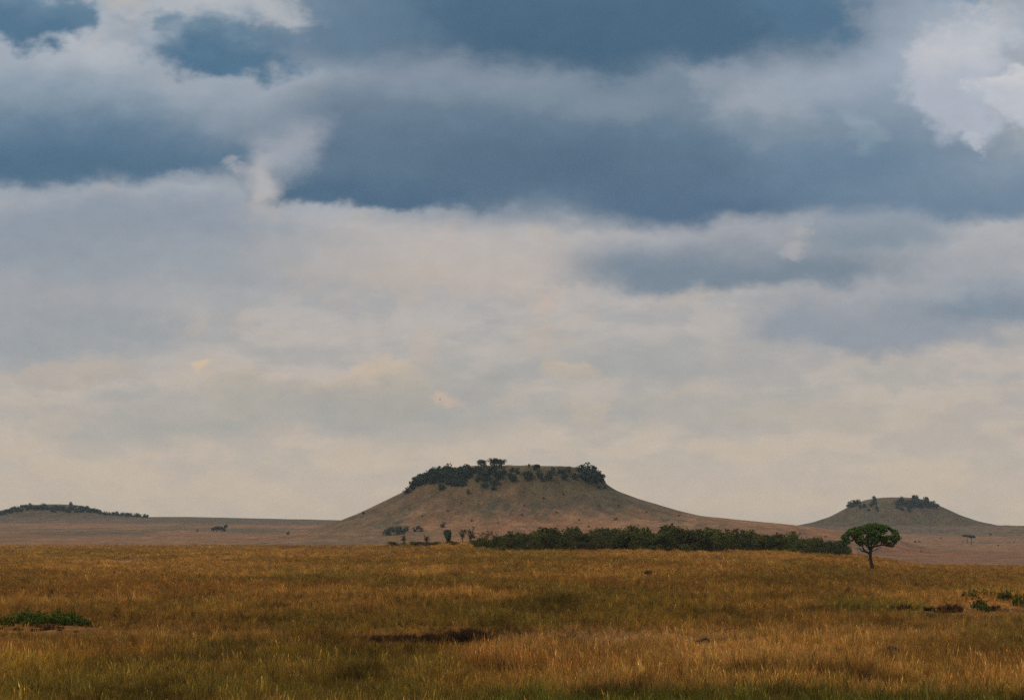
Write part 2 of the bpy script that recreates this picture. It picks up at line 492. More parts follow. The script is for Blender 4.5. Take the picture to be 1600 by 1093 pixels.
# ------------------------------------------------------------------ what grows on it
GCOL = dict(gold=(.365, .188, .042), rust=(.30, .135, .029), brown=(.20, .102, .018), olive=(.17, .125, .02),
            green=(.105, .108, .014), pale=(.56, .32, .13), straw=(.50, .27, .08), soil=(.045, .025, .012), bare=(.48, .29, .15), yellow=(.30, .185, .026))
PATCH = [  # col, row, half width, half height, cover, strength, height factor
    (250, 872, 420, 14, 'gold', .8, 1), (1000, 880, 700, 12, 'rust', .6, 1), (700, 912, 900, 14, 'brown', .6, 1.1), (150, 920, 420, 22, 'rust', .7, 1.15),
    (1350, 905, 420, 20, 'brown', .75, 1.3), (1150, 930, 330, 24, 'brown', .6, 1.1), (900, 960, 330, 28, 'olive', .9, .9), (700, 975, 240, 14, 'olive', .8, .7),
    (860, 944, 110, 9, 'green', .8, .9), (1360, 950, 130, 16, 'olive', .9, .8), (60, 908, 60, 5, 'olive', .7, 1), (470, 975, 130, 20, 'olive', .8, .7),
    (300, 955, 200, 16, 'olive', .4, .9), (170, 992, 280, 13, 'straw', .85, .45), (90, 990, 90, 7, 'soil', .4, .4), (430, 998, 60, 6, 'bare', .6, .15), (420, 985, 30, 4, 'bare', .6, .15),
    (200, 876, 50, 2.2, 'bare', .8, .15), (240, 887, 24, 1.8, 'bare', .85, .1), (150, 871, 40, 1.5, 'bare', .6, .2),
    (1000, 999, 270, 13, 'pale', .8, .5), (1350, 995, 330, 16, 'straw', .8, .6), (1500, 985, 200, 20, 'straw', .6, .8),
    (1450, 1030, 420, 26, 'gold', .8, 1), (1000, 1030, 420, 18, 'straw', .6, .8), (820, 1040, 260, 22, 'rust', .7, 1.1), (560, 1030, 170, 20, 'yellow', .7, .9),
    (250, 1030, 200, 18, 'rust', .7, 1.1), (60, 1045, 130, 18, 'yellow', .8, .9), (120, 1066, 260, 14, 'yellow', .75, .8), (470, 1066, 200, 10, 'yellow', .5, .8), (430, 1050, 170, 16, 'gold', .6, 1),
    (500, 1092, 520, 30, 'olive', .85, .6), (150, 1096, 300, 32, 'olive', .85, .8), (1000, 1108, 560, 28, 'olive', .85, .8), (950, 1110, 420, 22, 'green', .7, .8), (1450, 1110, 380, 26, 'green', .75, .9), (1230, 1094, 180, 18, 'olive', .7, .9), (610, 1092, 110, 8, 'green', .7, .6), (60, 1075, 90, 6, 'green', .6, .6),
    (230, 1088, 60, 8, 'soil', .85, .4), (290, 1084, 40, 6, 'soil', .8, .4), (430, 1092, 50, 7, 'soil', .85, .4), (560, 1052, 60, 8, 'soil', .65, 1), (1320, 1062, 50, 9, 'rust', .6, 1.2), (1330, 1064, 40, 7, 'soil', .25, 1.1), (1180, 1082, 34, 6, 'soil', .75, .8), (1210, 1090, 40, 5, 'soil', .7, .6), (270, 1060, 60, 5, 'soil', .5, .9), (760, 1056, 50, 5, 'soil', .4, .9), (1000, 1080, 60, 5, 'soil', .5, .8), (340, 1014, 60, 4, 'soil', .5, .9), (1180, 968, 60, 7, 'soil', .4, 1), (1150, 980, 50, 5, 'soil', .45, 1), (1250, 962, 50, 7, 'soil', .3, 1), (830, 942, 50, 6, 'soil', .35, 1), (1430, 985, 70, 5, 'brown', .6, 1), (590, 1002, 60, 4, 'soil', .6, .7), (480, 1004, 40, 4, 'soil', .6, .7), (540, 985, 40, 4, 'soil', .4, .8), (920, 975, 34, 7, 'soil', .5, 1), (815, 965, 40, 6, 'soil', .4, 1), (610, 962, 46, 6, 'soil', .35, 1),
]


HERBS = [(65, 982, 110, 13), (690, 1006, 130, 9), (1550, 952, 120, 16), (1440, 957, 70, 7), (1395, 1027, 22, 6), (1103, 1010, 28, 6), (992, 1047, 24, 6), (1013, 902, 14, 4), (1362, 890, 10, 4)]


def cover(X, Y, Z, u):
    """plant cover of the near plain: colour and sward height"""
    row = HOR + FG * (EYE - Z) / np.maximum(Y, 30)
    wu = u + (fbm(u / 70, row / 16, 4, 41) - .5) * 150
    wr = row + (fbm(u / 60, row / 9, 4, 57) - .5) * 16
    c = np.ones(np.shape(X) + (3,)) * np.array(GCOL['gold'])
    h = np.ones(np.shape(X))
    for (a, b, ra, rb, k, s, hf) in PATCH:
        d = np.hypot((wu - a) / ra, (wr - b) / rb)
        m = s * (1 - sst(d, .45, 1.1))
        c = c * (1 - m[..., None]) + np.array(GCOL[k]) * m[..., None]
        h = h * (1 - m) + hf * m
    for (a, b, ra, rb) in HERBS:          # taller plants and banks are not hidden by the sward in front of them
        h = h * (1 - .6 * (1 - sst(np.hypot((u - a) / ra, (row - b) / rb), .6, 1.1)))
    n = fbm(X / 3.3, Y / 7, 4, 77)
    n2 = fbm(X / 14, Y / 40, 4, 78)
    g = sst(n2, .5, .66)[..., None] * .55
    c = c * (1 - g) + np.array(GCOL['brown']) * g
    g = sst(fbm(X / 9, Y / 22, 4, 79), .54, .68)[..., None] * .5
    c = c * (1 - g) + np.array(GCOL['olive']) * g
    c = c * (.55 + .9 * n)[..., None]
    dk = sst(fbm(X / 2.2, Y / 4.5, 4, 80), .56, .74) * sst(row, 880, 940)
    c = c * (1 - .5 * dk)[..., None]
    return c, h * (.75 + .5 * n)


# ------------------------------------------------------------------ materials
def mat_new(name):
    m = bpy.data.materials.new(name)
    m.use_nodes = True
    t = m.node_tree
    b = t.nodes['Principled BSDF']
    b.inputs['Specular IOR Level'].default_value = .15
    b.inputs['Roughness'].default_value = .9
    return m, t, b


def mat_land():
    m, t, b = mat_new('savanna_ground')
    at = nd(t, 'ShaderNodeAttribute', attribute_name='cover')
    pos = nd(t, 'ShaderNodeNewGeometry').outputs['Position']
    n1 = noise(t, vm(t, 'MULTIPLY', pos, (1, .45, 1)), .9, 8, .65)
    n2 = noise(t, vm(t, 'MULTIPLY', pos, (1, .5, 1)), .11, 6, .6)
    f = ma(t, 'MULTIPLY', rng(t, n1.outputs[0], .3, .7, .55, 1.4, False), rng(t, n2.outputs[0], .3, .7, .75, 1.25, False))
    t.links.new(vm(t, 'SCALE', at.outputs['Color'], f), b.inputs['Base Color'])
    bp = nd(t, 'ShaderNodeBump')
    bp.inputs['Strength'].default_value = .6
    bp.inputs['Distance'].default_value = .6
    t.links.new(n1.outputs[0], bp.inputs['Height'])
    t.links.new(bp.outputs[0], b.inputs['Normal'])
    return m


def mat_leaf(name, cols, trans=.25, rnd=.25):
    """leaf colour varies from leaf to leaf and from plant to plant"""
    m, t, b = mat_new(name)
    g = nd(t, 'ShaderNodeNewGeometry')
    r = nd(t, 'ShaderNodeValToRGB')
    els = r.color_ramp.elements
    for i, c in enumerate(cols):
        e = els[i] if i < 2 else els.new(.5)
        e.position = i / (len(cols) - 1)
        e.color = (*c, 1)
    t.links.new(g.outputs['Random Per Island'], r.inputs[0])
    oi = nd(t, 'ShaderNodeObjectInfo')
    c = vm(t, 'SCALE', r.outputs[0], rng(t, oi.outputs['Random'], 0, 1, 1 - rnd, 1 + rnd, False))
    t.links.new(c, b.inputs['Base Color'])
    tr = nd(t, 'ShaderNodeBsdfTranslucent')
    t.links.new(c, tr.inputs[0])
    mx = nd(t, 'ShaderNodeMixShader')
    mx.inputs[0].default_value = trans
    t.links.new(b.outputs[0], mx.inputs[1]); t.links.new(tr.outputs[0], mx.inputs[2])
    t.links.new(mx.outputs[0], t.nodes['Material Output'].inputs[0])
    return m


def mat_grass():
    m, t, b = mat_new('grass_blade')
    at = nd(t, 'ShaderNodeAttribute', attribute_name='tint', attribute_type='INSTANCER')
    g = nd(t, 'ShaderNodeNewGeometry')
    f = rng(t, g.outputs['Random Per Island'], 0, 1, .4, 1.7, False)
    c = vm(t, 'SCALE', at.outputs['Color'], f)
    t.links.new(c, b.inputs['Base Color'])
    tr = nd(t, 'ShaderNodeBsdfTranslucent')
    t.links.new(c, tr.inputs[0])
    mx = nd(t, 'ShaderNodeMixShader')
    mx.inputs[0].default_value = .35
    t.links.new(b.outputs[0], mx.inputs[1]); t.links.new(tr.outputs[0], mx.inputs[2])
    t.links.new(mx.outputs[0], t.nodes['Material Output'].inputs[0])
    return m


def mat_rough(name, a, c, scale, rough=.9, bump=.5):
    m, t, b = mat_new(name)
    pos = nd(t, 'ShaderNodeTexCoord').outputs['Object']
    n = noise(t, pos, scale, 7, .65)
    t.links.new(mixc(t, rng(t, n.outputs[0], .35, .65, 0, 1), a, c), b.inputs['Base Color'])
    b.inputs['Roughness'].default_value = rough
    bp = nd(t, 'ShaderNodeBump')
    bp.inputs['Strength'].default_value = bump
    bp.inputs['Distance'].default_value = .1
    t.links.new(n.outputs[0], bp.inputs['Height'])
    t.links.new(bp.outputs[0], b.inputs['Normal'])
    return m


M_LAND = mat_land()
M_GRASS = mat_grass()
M_TREE = mat_leaf('broad_tree_leaves', [(.026, .052, .007), (.05, .086, .011), (.095, .14, .018)], .3)
M_THICK = mat_leaf('thicket_leaves', [(.028, .034, .007), (.058, .064, .012), (.125, .12, .024)], .25, .45)
M_OLIVE = mat_leaf('olive_dry_leaves', [(.035, .034, .009), (.06, .055, .014), (.09, .075, .02)], .2, .25)
M_LIGHT = mat_leaf('light_thicket_leaves', [(.05, .06, .010), (.08, .092, .016), (.13, .135, .028)], .3, .3)
M_HILL = mat_leaf('hill_bush_leaves', [(.018, .034, .014), (.028, .046, .018), (.04, .06, .024)], .15, .25)
M_FARB = mat_leaf('grey_green_leaves', [(.05, .06, .035), (.07, .08, .045), (.09, .1, .055)], .15, .2)
M_HERB = mat_leaf('herb_leaves', [(.04, .06, .009), (.07, .098, .013), (.14, .165, .028)], .3, .3)
M_DRY = mat_leaf('dead_dark_grass', [(.016, .007, .004), (.04, .018, .007), (.11, .055, .02)], .15, .4)  # dead grass; its dark tone also carries the shade of the eroded bank
M_BARK = mat_rough('dark_bark', (.03, .02, .014), (.075, .05, .035), 3.0)
M_ROCK = mat_rough('dark_rock', (.012, .008, .006), (.045, .03, .02), 2.2)
M_EUPH = mat_rough('succulent_skin', (.018, .03, .012), (.035, .05, .02), 2.0)
M_BIRD = mat_rough('dark_feathers', (.02, .017, .015), (.05, .045, .04), 9.0)

# ------------------------------------------------------------------ land meshes
us = np.concatenate([np.linspace(-3200, -300, 60)[:-1], np.linspace(-300, 1900, 520), np.linspace(1900, 4800, 60)[1:]])
Yg = np.concatenate([np.linspace(-80, 36, 20)[:-1], np.geomspace(36, 430, 190)[:-1], np.linspace(430, 760, 90)[:-1], np.linspace(760, 1090, 40)[:-1],
                     np.linspace(1090, 1480, 150)[:-1], np.linspace(1480, 2080, 80)[:-1], np.linspace(2080, 2620, 110)[:-1], np.linspace(2620, 5200, 30)])
UU, YY = np.meshgrid(us, Yg)
XX = (UU - 800) / FG * np.maximum(YY, 60)
ZZ, _, HID = land(XX, YY)
cn, hn = cover(XX, YY, ZZ, UU)
cn = cn * np.array((.62, .52, .38))
# far cover: pinkish dry grass, browner and greener bands, grey-olive hill slopes
rowp = HOR + FG * (EYE - ZZ) / np.maximum(YY, 60)
pink = np.array((.225, .115, .050)); tan = np.array((.185, .10, .045)); oliv = np.array((.085, .068, .032)); rustf = np.array((.20, .085, .034))


def blend(c, k, m):
    m = np.asarray(m)[..., None]
    return c * (1 - m) + k * m


cf = np.ones(cn.shape) * pink
nb = fbm(XX / 60 + 5, YY / 230, 5, 91)
cf = blend(cf, oliv, .6 * sst(nb, .52, .66))
cf = blend(cf, tan, .7 * sst(fbm(XX / 90, YY / 120, 4, 92), .5, .7))
cf = blend(cf, rustf, .5 * sst(fbm(XX / 70, YY / 90, 4, 93), .55, .7) + .6 * sst(UU, 1250, 1450) * (1 - sst(YY, 1100, 1500)))
edge = 2050 + 120 * (fbm(XX / 120, YY * 0 + 2, 3, 95) - .5) - 150 * sst(UU, 1150, 1300)
cf = blend(cf, np.array((.115, .075, .04)), .85 * sst(YY, edge - 25, edge + 25))
for (a_, b_, ra, rb, s_) in [(150, 832, 150, 5, .5), (395, 829, 90, 6, .75), (330, 813, 260, 5, .5), (480, 838, 90, 3, .4), (660, 834, 90, 7, .35)]:
    d = np.hypot((UU + 60 * (fbm(UU / 50, rowp / 6, 3, 96) - .5) - a_) / ra, (rowp - b_) / rb)
    cf = blend(cf, oliv, s_ * (1 - sst(d, .3, 1.1)) * (YY > 850) * (HID == 0))
xc = (795 - 800) * 1300 / FG
rh = np.hypot(XX - xc, YY - 1300) / 1300 * FG
hillc = np.ones(cn.shape) * np.array((.118, .068, .03))
hillc = blend(hillc, oliv * .85, .8 * sst(UU + 100 * (fbm(XX / 15, YY / 15, 3, 97) - .5), 780, 900) * (1 - sst(rh, 190, 330)))
hillc = blend(hillc, np.array((.078, .060, .022)), .8 * (1 - sst(rh + 50 * (fbm(XX / 8, YY / 8, 3, 98) - .5), 130, 190)))
hillc = blend(hillc, np.array((.16, .10, .04)), .8 * (1 - sst(rh, 85, 112)))
hillc = blend(hillc, np.array((.17, .095, .055)), .5 * sst(fbm(XX / 30, YY / 14, 4, 99), .5, .68) * sst(rh, 150, 230))
cf = blend(cf, hillc, (1 - sst(rh + 60 * (fbm(XX / 25, YY / 25, 3, 100) - .5), 230, 330)))
for i in (1, 2):
    uc, Yh = HILLS[i][:2]
    r_ = np.hypot(XX - (uc - 800) * Yh / FG, YY - Yh) / Yh * FG
    cf = blend(cf, np.array((.078, .056, .025)), .9 * (1 - sst(r_, 130, 240)))
    cf = blend(cf, np.array((.12, .085, .04)), .6 * (1 - sst(r_, 40, 80)))
# scattered dark shrublets and stones on the slopes
mot = .45 + 1.1 * fbm(XX / 4.5, YY / 7, 5, 63, .7)
th = np.arctan2(YY - 1300, XX - xc)
gul = fbm(np.cos(th) * 26 + 40, np.sin(th) * 26 + 40, 3, 64) * .7 + .3 * fbm(XX / 12, YY / 12, 3, 65)
cf = blend(cf, np.array((.075, .06, .026)), .55 * sst(gul, .53, .66) * (1 - sst(rh, 260, 380)) * sst(rh, 90, 130))
cf = cf * mot[..., None]
sp = vnoise(XX / 1.9, YY / 3.4, 61) * vnoise(XX / 23, YY / 30, 62)
cf = blend(cf, np.array((.05, .052, .03)), .8 * sst(sp, .52, .64))
wfar = sst(YY, Ycr(UU) + 25, Ycr(UU) + 90)
cc = blend(cn, cf, wfar)
Vg = np.stack([XX, YY, ZZ], -1).reshape(-1, 3)
nr, nc = UU.shape
ii = np.arange(nr * nc).reshape(nr, nc)
quads = np.stack([ii[:-1, :-1], ii[:-1, 1:], ii[1:, 1:], ii[1:, :-1]], -1)
qh = HID[:-1, :-1]
far = (YY > Ycr(UU) + 60)[:-1, :-1]
region = np.where(qh > 0, qh + 1, np.where(far, 1, 0))


def land_object(name, sel, label, cat):
    q = quads[sel]
    used, inv = np.unique(q, return_inverse=True)
    me = mesh(name, Vg[used], [inv.reshape(-1, 4)], M_LAND, True)
    ca = me.color_attributes.new('cover', 'FLOAT_COLOR', 'POINT')
    ca.data.foreach_set('color', np.concatenate([cc.reshape(-1, 3)[used], np.ones((len(used), 1))], 1).astype(np.float32).ravel())
    return tag(obj(name, me), label, cat, kind='structure')


land_object('ground', region == 0, 'near savanna plain under golden brown grass with greener hollows', 'ground')
land_object('far_plain', region == 1, 'pinkish dry plain rising gently to the skyline', 'plain')
land_object('hill', region == 2, 'large flat-topped hill in the middle with bushes round its rim', 'hill')
land_object('hill', region == 3, 'smaller grey-green flat-topped hill behind the lone tree', 'hill')
land_object('hill', region == 4, 'low wooded hill at the left end of the skyline', 'hill')

# ------------------------------------------------------------------ grass
tufts = bpy.data.collections.new('grass_tufts')


def make_tuft(kind):
    b = Bag()
    nb = 15
    for i in range(nb):
        a = R.uniform(0, 2 * math.pi); rr = .10 * math.sqrt(R.random())
        base = np.array([rr * math.cos(a), rr * math.sin(a), -.03])
        la = R.uniform(0, 2 * math.pi)
        lean = R.uniform(.05, .42) if kind < 3 else R.uniform(.2, .75)
        h = R.uniform(.55, 1.0)
        d = np.array([math.cos(la), math.sin(la), 0]) * lean
        p1 = base + np.array([0, 0, h * .5]) + d * h * .35
        p2 = base + np.array([0, 0, h * (1 - lean * .3)]) + d * h
        wa = R.uniform(0, math.pi)
        w = np.array([math.cos(wa), math.sin(wa), 0]) * R.uniform(.006, .012)
        if kind in (0, 1) and i < 5:      # seed head
            hd = (p2 - p1); hd /= np.linalg.norm(hd)
            q = p2 - hd * .16
            b.add([base - w * .6, base + w * .6, q + w * .5, q - w * .5, q + w * 2.0 + hd * .06, q - w * 2.0 + hd * .06, p2 + hd * .04],
                  [(5, 4, 6)], [(0, 1, 2, 3), (3, 2, 4, 5)])
        else:
            b.add([base - w, base + w, p1 + w * .85, p1 - w * .85, p2], [(3, 2, 4)], [(0, 1, 2, 3)])
    o = bpy.data.objects.new('grass_tuft', b.mesh('grass_tuft', M_GRASS))
    tufts.objects.link(o)


for k in range(6): make_tuft(k)


def scatter(name, Y0, Y1, dens, label):
    """dens: tufts per m2 at distance 54 m, falling with the square of distance"""
    ulo, uhi = -60, 1660
    n = int(dens * 54 ** 2 * (uhi - ulo) / FG * math.log(Y1 / Y0))
    Y = Y0 * (Y1 / Y0) ** R.random(n)
    u = R.uniform(ulo, uhi, n)
    X = (u - 800) / FG * Y
    z, uu, _ = land(X, Y)
    keep = Y < Ycr(u) + 30
    X, Y, z, u = X[keep], Y[keep], z[keep], u[keep]
    c, h = cover(X, Y, z, u)
    clump = fbm(X / .9, Y / 1.6, 3, 33)
    keep = (R.random(len(X)) < .25 + 1.5 * np.clip(h, 0, 1) * (.35 + clump))
    X, Y, z, c, h = X[keep], Y[keep], z[keep], c[keep], h[keep]
    n = len(X)
    c = c * R.lognormal(0, .36, (n, 1)) * R.lognormal(0, .07, (n, 3))
    hh = np.clip(.31 * h * R.lognormal(0, .40, n), .03, .85)
    grow = np.clip(Y / 110, .9, 3.0)
    me = bpy.data.meshes.new(name)
    me.vertices.add(n)
    me.vertices.foreach_set('co', np.stack([X, Y, z - .01], 1).ravel())
    a = me.attributes.new('size', 'FLOAT_VECTOR', 'POINT')
    wid = hh ** .5 * .85 * grow
    a.data.foreach_set('vector', np.stack([wid, wid, hh], 1).ravel())
    a = me.attributes.new('turn', 'FLOAT_VECTOR', 'POINT')
    a.data.foreach_set('vector', np.stack([R.normal(0, .12, n), R.normal(0, .12, n), R.uniform(0, 6.28, n)], 1).ravel())
    a = me.attributes.new('pick', 'INT', 'POINT')
    a.data.foreach_set('value', R.integers(0, 6, n).astype(np.int32))
    a = me.attributes.new('tint', 'FLOAT_COLOR', 'POINT')
    a.data.foreach_set('color', np.concatenate([np.clip(c, 0, .8), np.ones((n, 1))], 1).astype(np.float32).ravel())
    o = obj(name, me)
    tag(o, label, 'grass', kind='stuff')
    g = bpy.data.node_groups.get('grass_scatter')
    if not g:
        g = bpy.data.node_groups.new('grass_scatter', 'GeometryNodeTree')
        g.interface.new_socket('Geometry', in_out='INPUT', socket_type='NodeSocketGeometry')
        g.interface.new_socket('Geometry', in_out='OUTPUT', socket_type='NodeSocketGeometry')
        gi, go = g.nodes.new('NodeGroupInput'), g.nodes.new('NodeGroupOutput')
        ip = g.nodes.new('GeometryNodeInstanceOnPoints')
        ci = g.nodes.new('GeometryNodeCollectionInfo')
        ci.inputs['Collection'].default_value = tufts
        ci.inputs['Separate Children'].default_value = True
        ci.inputs['Reset Children'].default_value = True
        ip.inputs['Pick Instance'].default_value = True

        def na(nm, ty, sock):
            x = g.nodes.new('GeometryNodeInputNamedAttribute')
            x.data_type = ty
            x.inputs['Name'].default_value = nm
            g.links.new(x.outputs['Attribute'], ip.inputs[sock])
        na('size', 'FLOAT_VECTOR', 'Scale'); na('turn', 'FLOAT_VECTOR', 'Rotation'); na('pick', 'INT', 'Instance Index')
        g.links.new(gi.outputs[0], ip.inputs['Points'])
        g.links.new(ci.outputs[0], ip.inputs['Instance'])
        g.links.new(ip.outputs[0], go.inputs[0])
    md = o.modifiers.new('scatter', 'NODES')
    md.node_group = g
    return n


NG = scatter('savanna_grass', 46, 740, 95, 'dry golden brown grass covering the near plain')
print('tufts', NG)


# ------------------------------------------------------------------ bushes
def bush_mesh(name, mat, nl, n, size, wide=1.0, flat=1.0, stems=True, bark=None):
    """unit bush about 1 m high and wide, base at z=0"""
    b = Bag()
    cl = []
    for i in range(nl):
        a = R.uniform(0, 6.283); rr = .34 * wide * math.sqrt(R.random())
        zz = R.uniform(.12, .74)
        r = R.uniform(.18, .31)
        rr *= 1.0 - .45 * max(0, zz - .4) / .32
        cl.append(((rr * math.cos(a), rr * math.sin(a), zz * flat), (r * 1.1, r * 1.1, r * .9 * flat)))
    b.leaves(cl, n, size)
    # loose outer sprigs break the outline
    sp = []
    for c, r in cl:
        for _ in range(5):
            d = R.normal(size=3); d[2] = abs(d[2]) * .8; d /= np.linalg.norm(d)
            sp.append((np.array(c) + d * np.array(r) * 1.02, R.uniform(.03, .065)))
    b.leaves(sp, max(5, n // 14), size)
    if stems:
        for i in range(4):
            a = R.uniform(0, 6.283)
            e = np.array([.22 * math.cos(a), .22 * math.sin(a), .5 * flat])
            b.tube([(0, 0, -.06), e * .5 + [0, 0, .06], e], [.025, .018, .01], 5)
    return b.mesh(name, mat)


HB = [bush_mesh('hill_bush', M_HILL, 6, 60, .075, 1.0) for _ in range(5)]
TB = [bush_mesh('thicket_bush', M_THICK, 11, 150, .042, 1.25) for _ in range(6)]
LBU = [bush_mesh('bright_bush', M_LIGHT, 9, 110, .042, 1.2) for _ in range(3)]
OB = [bush_mesh('dry_bush', M_OLIVE, 8, 90, .04, 1.15) for _ in range(3)]
FB = [bush_mesh('plain_bush', M_FARB, 6, 60, .08, 1.1) for _ in range(3)]


def put_bush(name, lib, P, w, h, label, cat='bush', group=None, sink=.06):
    me = lib[random.randrange(len(lib))]
    o = obj(name, me, None, (P.x, P.y, P.z - sink * h), random.uniform(0, 6.28), (w, w, h))
    return tag(o, label, cat, group)


def px_bush(name, lib, px, row_c, rad, label, group=None, asp=1.0, lo=1000, hi=3000):
    """bush whose crown is centred at this column and row, with this radius in pixels; stands on the land under its foot"""
    P = on_ground(px, row_c + rad * .8 * asp, lo, hi)
    rad *= {'bushes along the front rim of the central hill': .98, 'bushes over the low left hill': 1.0}.get(group, 1.2)
    w = 2.3 * rad * P.y / FG
    return put_bush(name, lib, P, w, w * asp * 1.08, label, 'bush', group, .1)


# central hill: dense stand on the left shoulder
LB = 'dark green bush in the dense stand on the left shoulder of the central hill'
for i in range(64):
    px = 648 + 83 * ((i * .618) % 1)
    top = float(np.interp(px, [648, 662, 680, 700, 722, 734], [751, 741, 733, 727, 725, 729]))
    bot = float(np.interp(px, [648, 670, 690, 710, 732], [757, 754, 752, 757, 758]))
    rr = random.uniform(4.2, 7)
    px_bush('hill_bush', HB, px, random.uniform(top + rr * .8, bot - rr * .3), rr, LB, 'bushes on the left shoulder of the central hill', 1.0, 1100, 1330)
LB = 'dark green bush in the clump on the right end of the central hill rim'
for (px, r_, rd) in [(908, 734, 6), (916, 734, 8), (925, 737, 7), (911, 744, 7), (919, 749, 8), (927, 746, 7), (935, 742, 6), (938, 744, 6), (940, 750, 5), (933, 751, 6)]:
    px_bush('hill_bush', HB, px, r_, rd, LB, 'bushes on the right end of the central hill', 1.0, 1100, 1330)
LB = 'dark green bush in the row spaced along the front rim of the central hill'
for (px, r_, rd) in [(741, 735, 6), (747, 735, 7), (755, 738, 7), (763, 736, 6), (776, 741, 7), (786, 736, 6), (782, 743, 6), (800, 734, 4), (799, 746, 7), (808, 735, 5), (804, 748, 5),
                     (819, 739, 3.5), (827, 745, 7), (829, 740, 5), (842, 742, 6), (848, 750, 3), (857, 744, 7), (864, 736, 5), (874, 735, 5), (882, 746, 6), (880, 737, 5), (889, 735, 5),
                     (899, 745, 5), (770, 733, 6), (757, 748, 4), (746, 747, 5), (764, 746, 4)]:
    px_bush('hill_bush', HB, px, r_, rd, LB, 'bushes along the front rim of the central hill', 1.0, 1100, 1330)
for (px, r_, rd, lab) in [(690, 761, 5.5, 'small dark bush alone below the dense stand on the central hill'), (732, 769, 3, 'tiny bush lowest on the bare front slope of the central hill'),
                          (757, 757, 4.5, 'round bush alone below the rim bushes of the central hill'), (774, 752, 6, 'broad bush hanging below the rim near the middle of the central hill'),
                          (771, 762, 3.5, 'small round bush lowest under the middle of the central rim'), (637, 767, 5, 'grey-green bush on the left skyline slope below the dense stand'),
                          (643, 763, 4, 'small bush between the slope bush and the dense stand on the left'), (936, 761, 2.6, 'tiny bush under the clump at the right end of the rim'),
                          (945, 761, 2.4, 'tiny bush on the right skyline slope of the central hill'), (568, 801, 2.0, 'tiny speck of a bush low on the left skyline slope of the central hill')]:
    px_bush('hill_bush', HB, px, r_, rd, lab, None, 1.0, 1100, 1330)

# trees standing on the flat top: crown and trunk
tb = Bag(); tb.leaves([((R.normal(0, .19), R.normal(0, .19), R.uniform(.22, .8)), R.uniform(.2, .28)) for _ in range(11)], 70, .07)
TREE_CR = tb.mesh('crown', M_HILL)
tb = Bag(); tb.tube([(0, 0, -.1), (.03, 0, .25), (0, .02, .6)], [.05, .04, .02], 6); tb.tube([(.02, 0, .2), (.16, .05, .55)], [.03, .012], 5); tb.tube([(.02, 0, .25), (-.15, -.05, .6)], [.03, .012], 5)
TREE_TR = tb.mesh('trunk', M_BARK)


def small_tree(name, P, w, h, label, cat='tree', group=None, crown=None, trunk=None):
    e = obj(name, None, None, (P.x, P.y, P.z), random.uniform(0, 6.28), (w, w, h))
    obj('crown', crown or TREE_CR, e)
    obj('trunk', trunk or TREE_TR, e)
    return tag(e, label, cat, group)


for (px, top, foot, w, lab) in [(752, 718.5, 730, 13, 'round dark tree left of the pair on the central hilltop'), (772, 716, 731, 12, 'tallest dark tree on the central flat hilltop'),
                                (783, 717.5, 729, 11, 'dark tree touching the tallest one on its right, central hilltop'), (839, 725.5, 735, 10, 'lone round tree breaking the flat skyline of the central hilltop')]:
    P = on_ground(px, foot, 1100, 1330)
    small_tree('hilltop_tree', P, w * 1.4 * P.y / FG, (foot - top) * 1.12 * P.y / FG, lab)
px_bush('hill_bush', HB, 826, 727.5, 1.6, 'tiny bush standing alone on the flat central skyline', None, 1.3, 1100, 1330)

# second hill
LB = 'dark bush in the clump at the left end of the smaller hilltop'
for (px, r_, rd) in [(1328, 790, 4), (1333, 788, 5), (1338, 785, 4), (1342, 784, 3)]:
    px_bush('hill_bush', HB, px, r_, rd, LB, 'bushes on the left end of the smaller hill', 1.0, 2000, 2330)
LB = 'dark bush in the thick clump on the right half of the smaller hilltop'
for (px, r_, rd) in [(1405, 786, 5), (1410, 781, 4), (1402, 791, 3), (1421, 788, 5), (1416, 785, 4), (1431, 785, 6), (1438, 788, 5), (1433, 780, 4), (1446, 782, 4), (1452, 788, 5), (1459, 789, 4), (1463, 791, 3), (1445, 787, 4), (1409, 794, 3), (1425, 783, 4)]:
    px_bush('hill_bush', HB, px, r_, rd, LB, 'bushes on the right half of the smaller hill', 1.0, 2000, 2330)
LB = 'small dark bush scattered on the left front face of the smaller hill'
for (px, r_, rd) in [(1365, 785, 4), (1350, 790, 3), (1343, 792, 2.5), (1369, 792, 2.5), (1357, 797, 2), (1372, 797, 2), (1362, 789, 3)]:
    px_bush('hill_bush', HB, px, r_, rd, LB, 'bushes on the left front face of the smaller hill', 1.0, 2000, 2330)
px_bush('hill_bush', HB, 1367, 779, 3, 'round bush poking above the left skyline of the smaller hill', None, 1.0, 2000, 2330)
px_bush('hill_bush', HB, 1422, 797, 2.8, 'lone bush below the clump on the smaller hill', None, 1.0, 2000, 2330)
P = on_ground(1429, 784, 2000, 2330)
small_tree('hilltop_tree', P, 9 * P.y / FG, 12 * P.y / FG, 'tallest dark tree standing above the clump on the smaller hilltop')

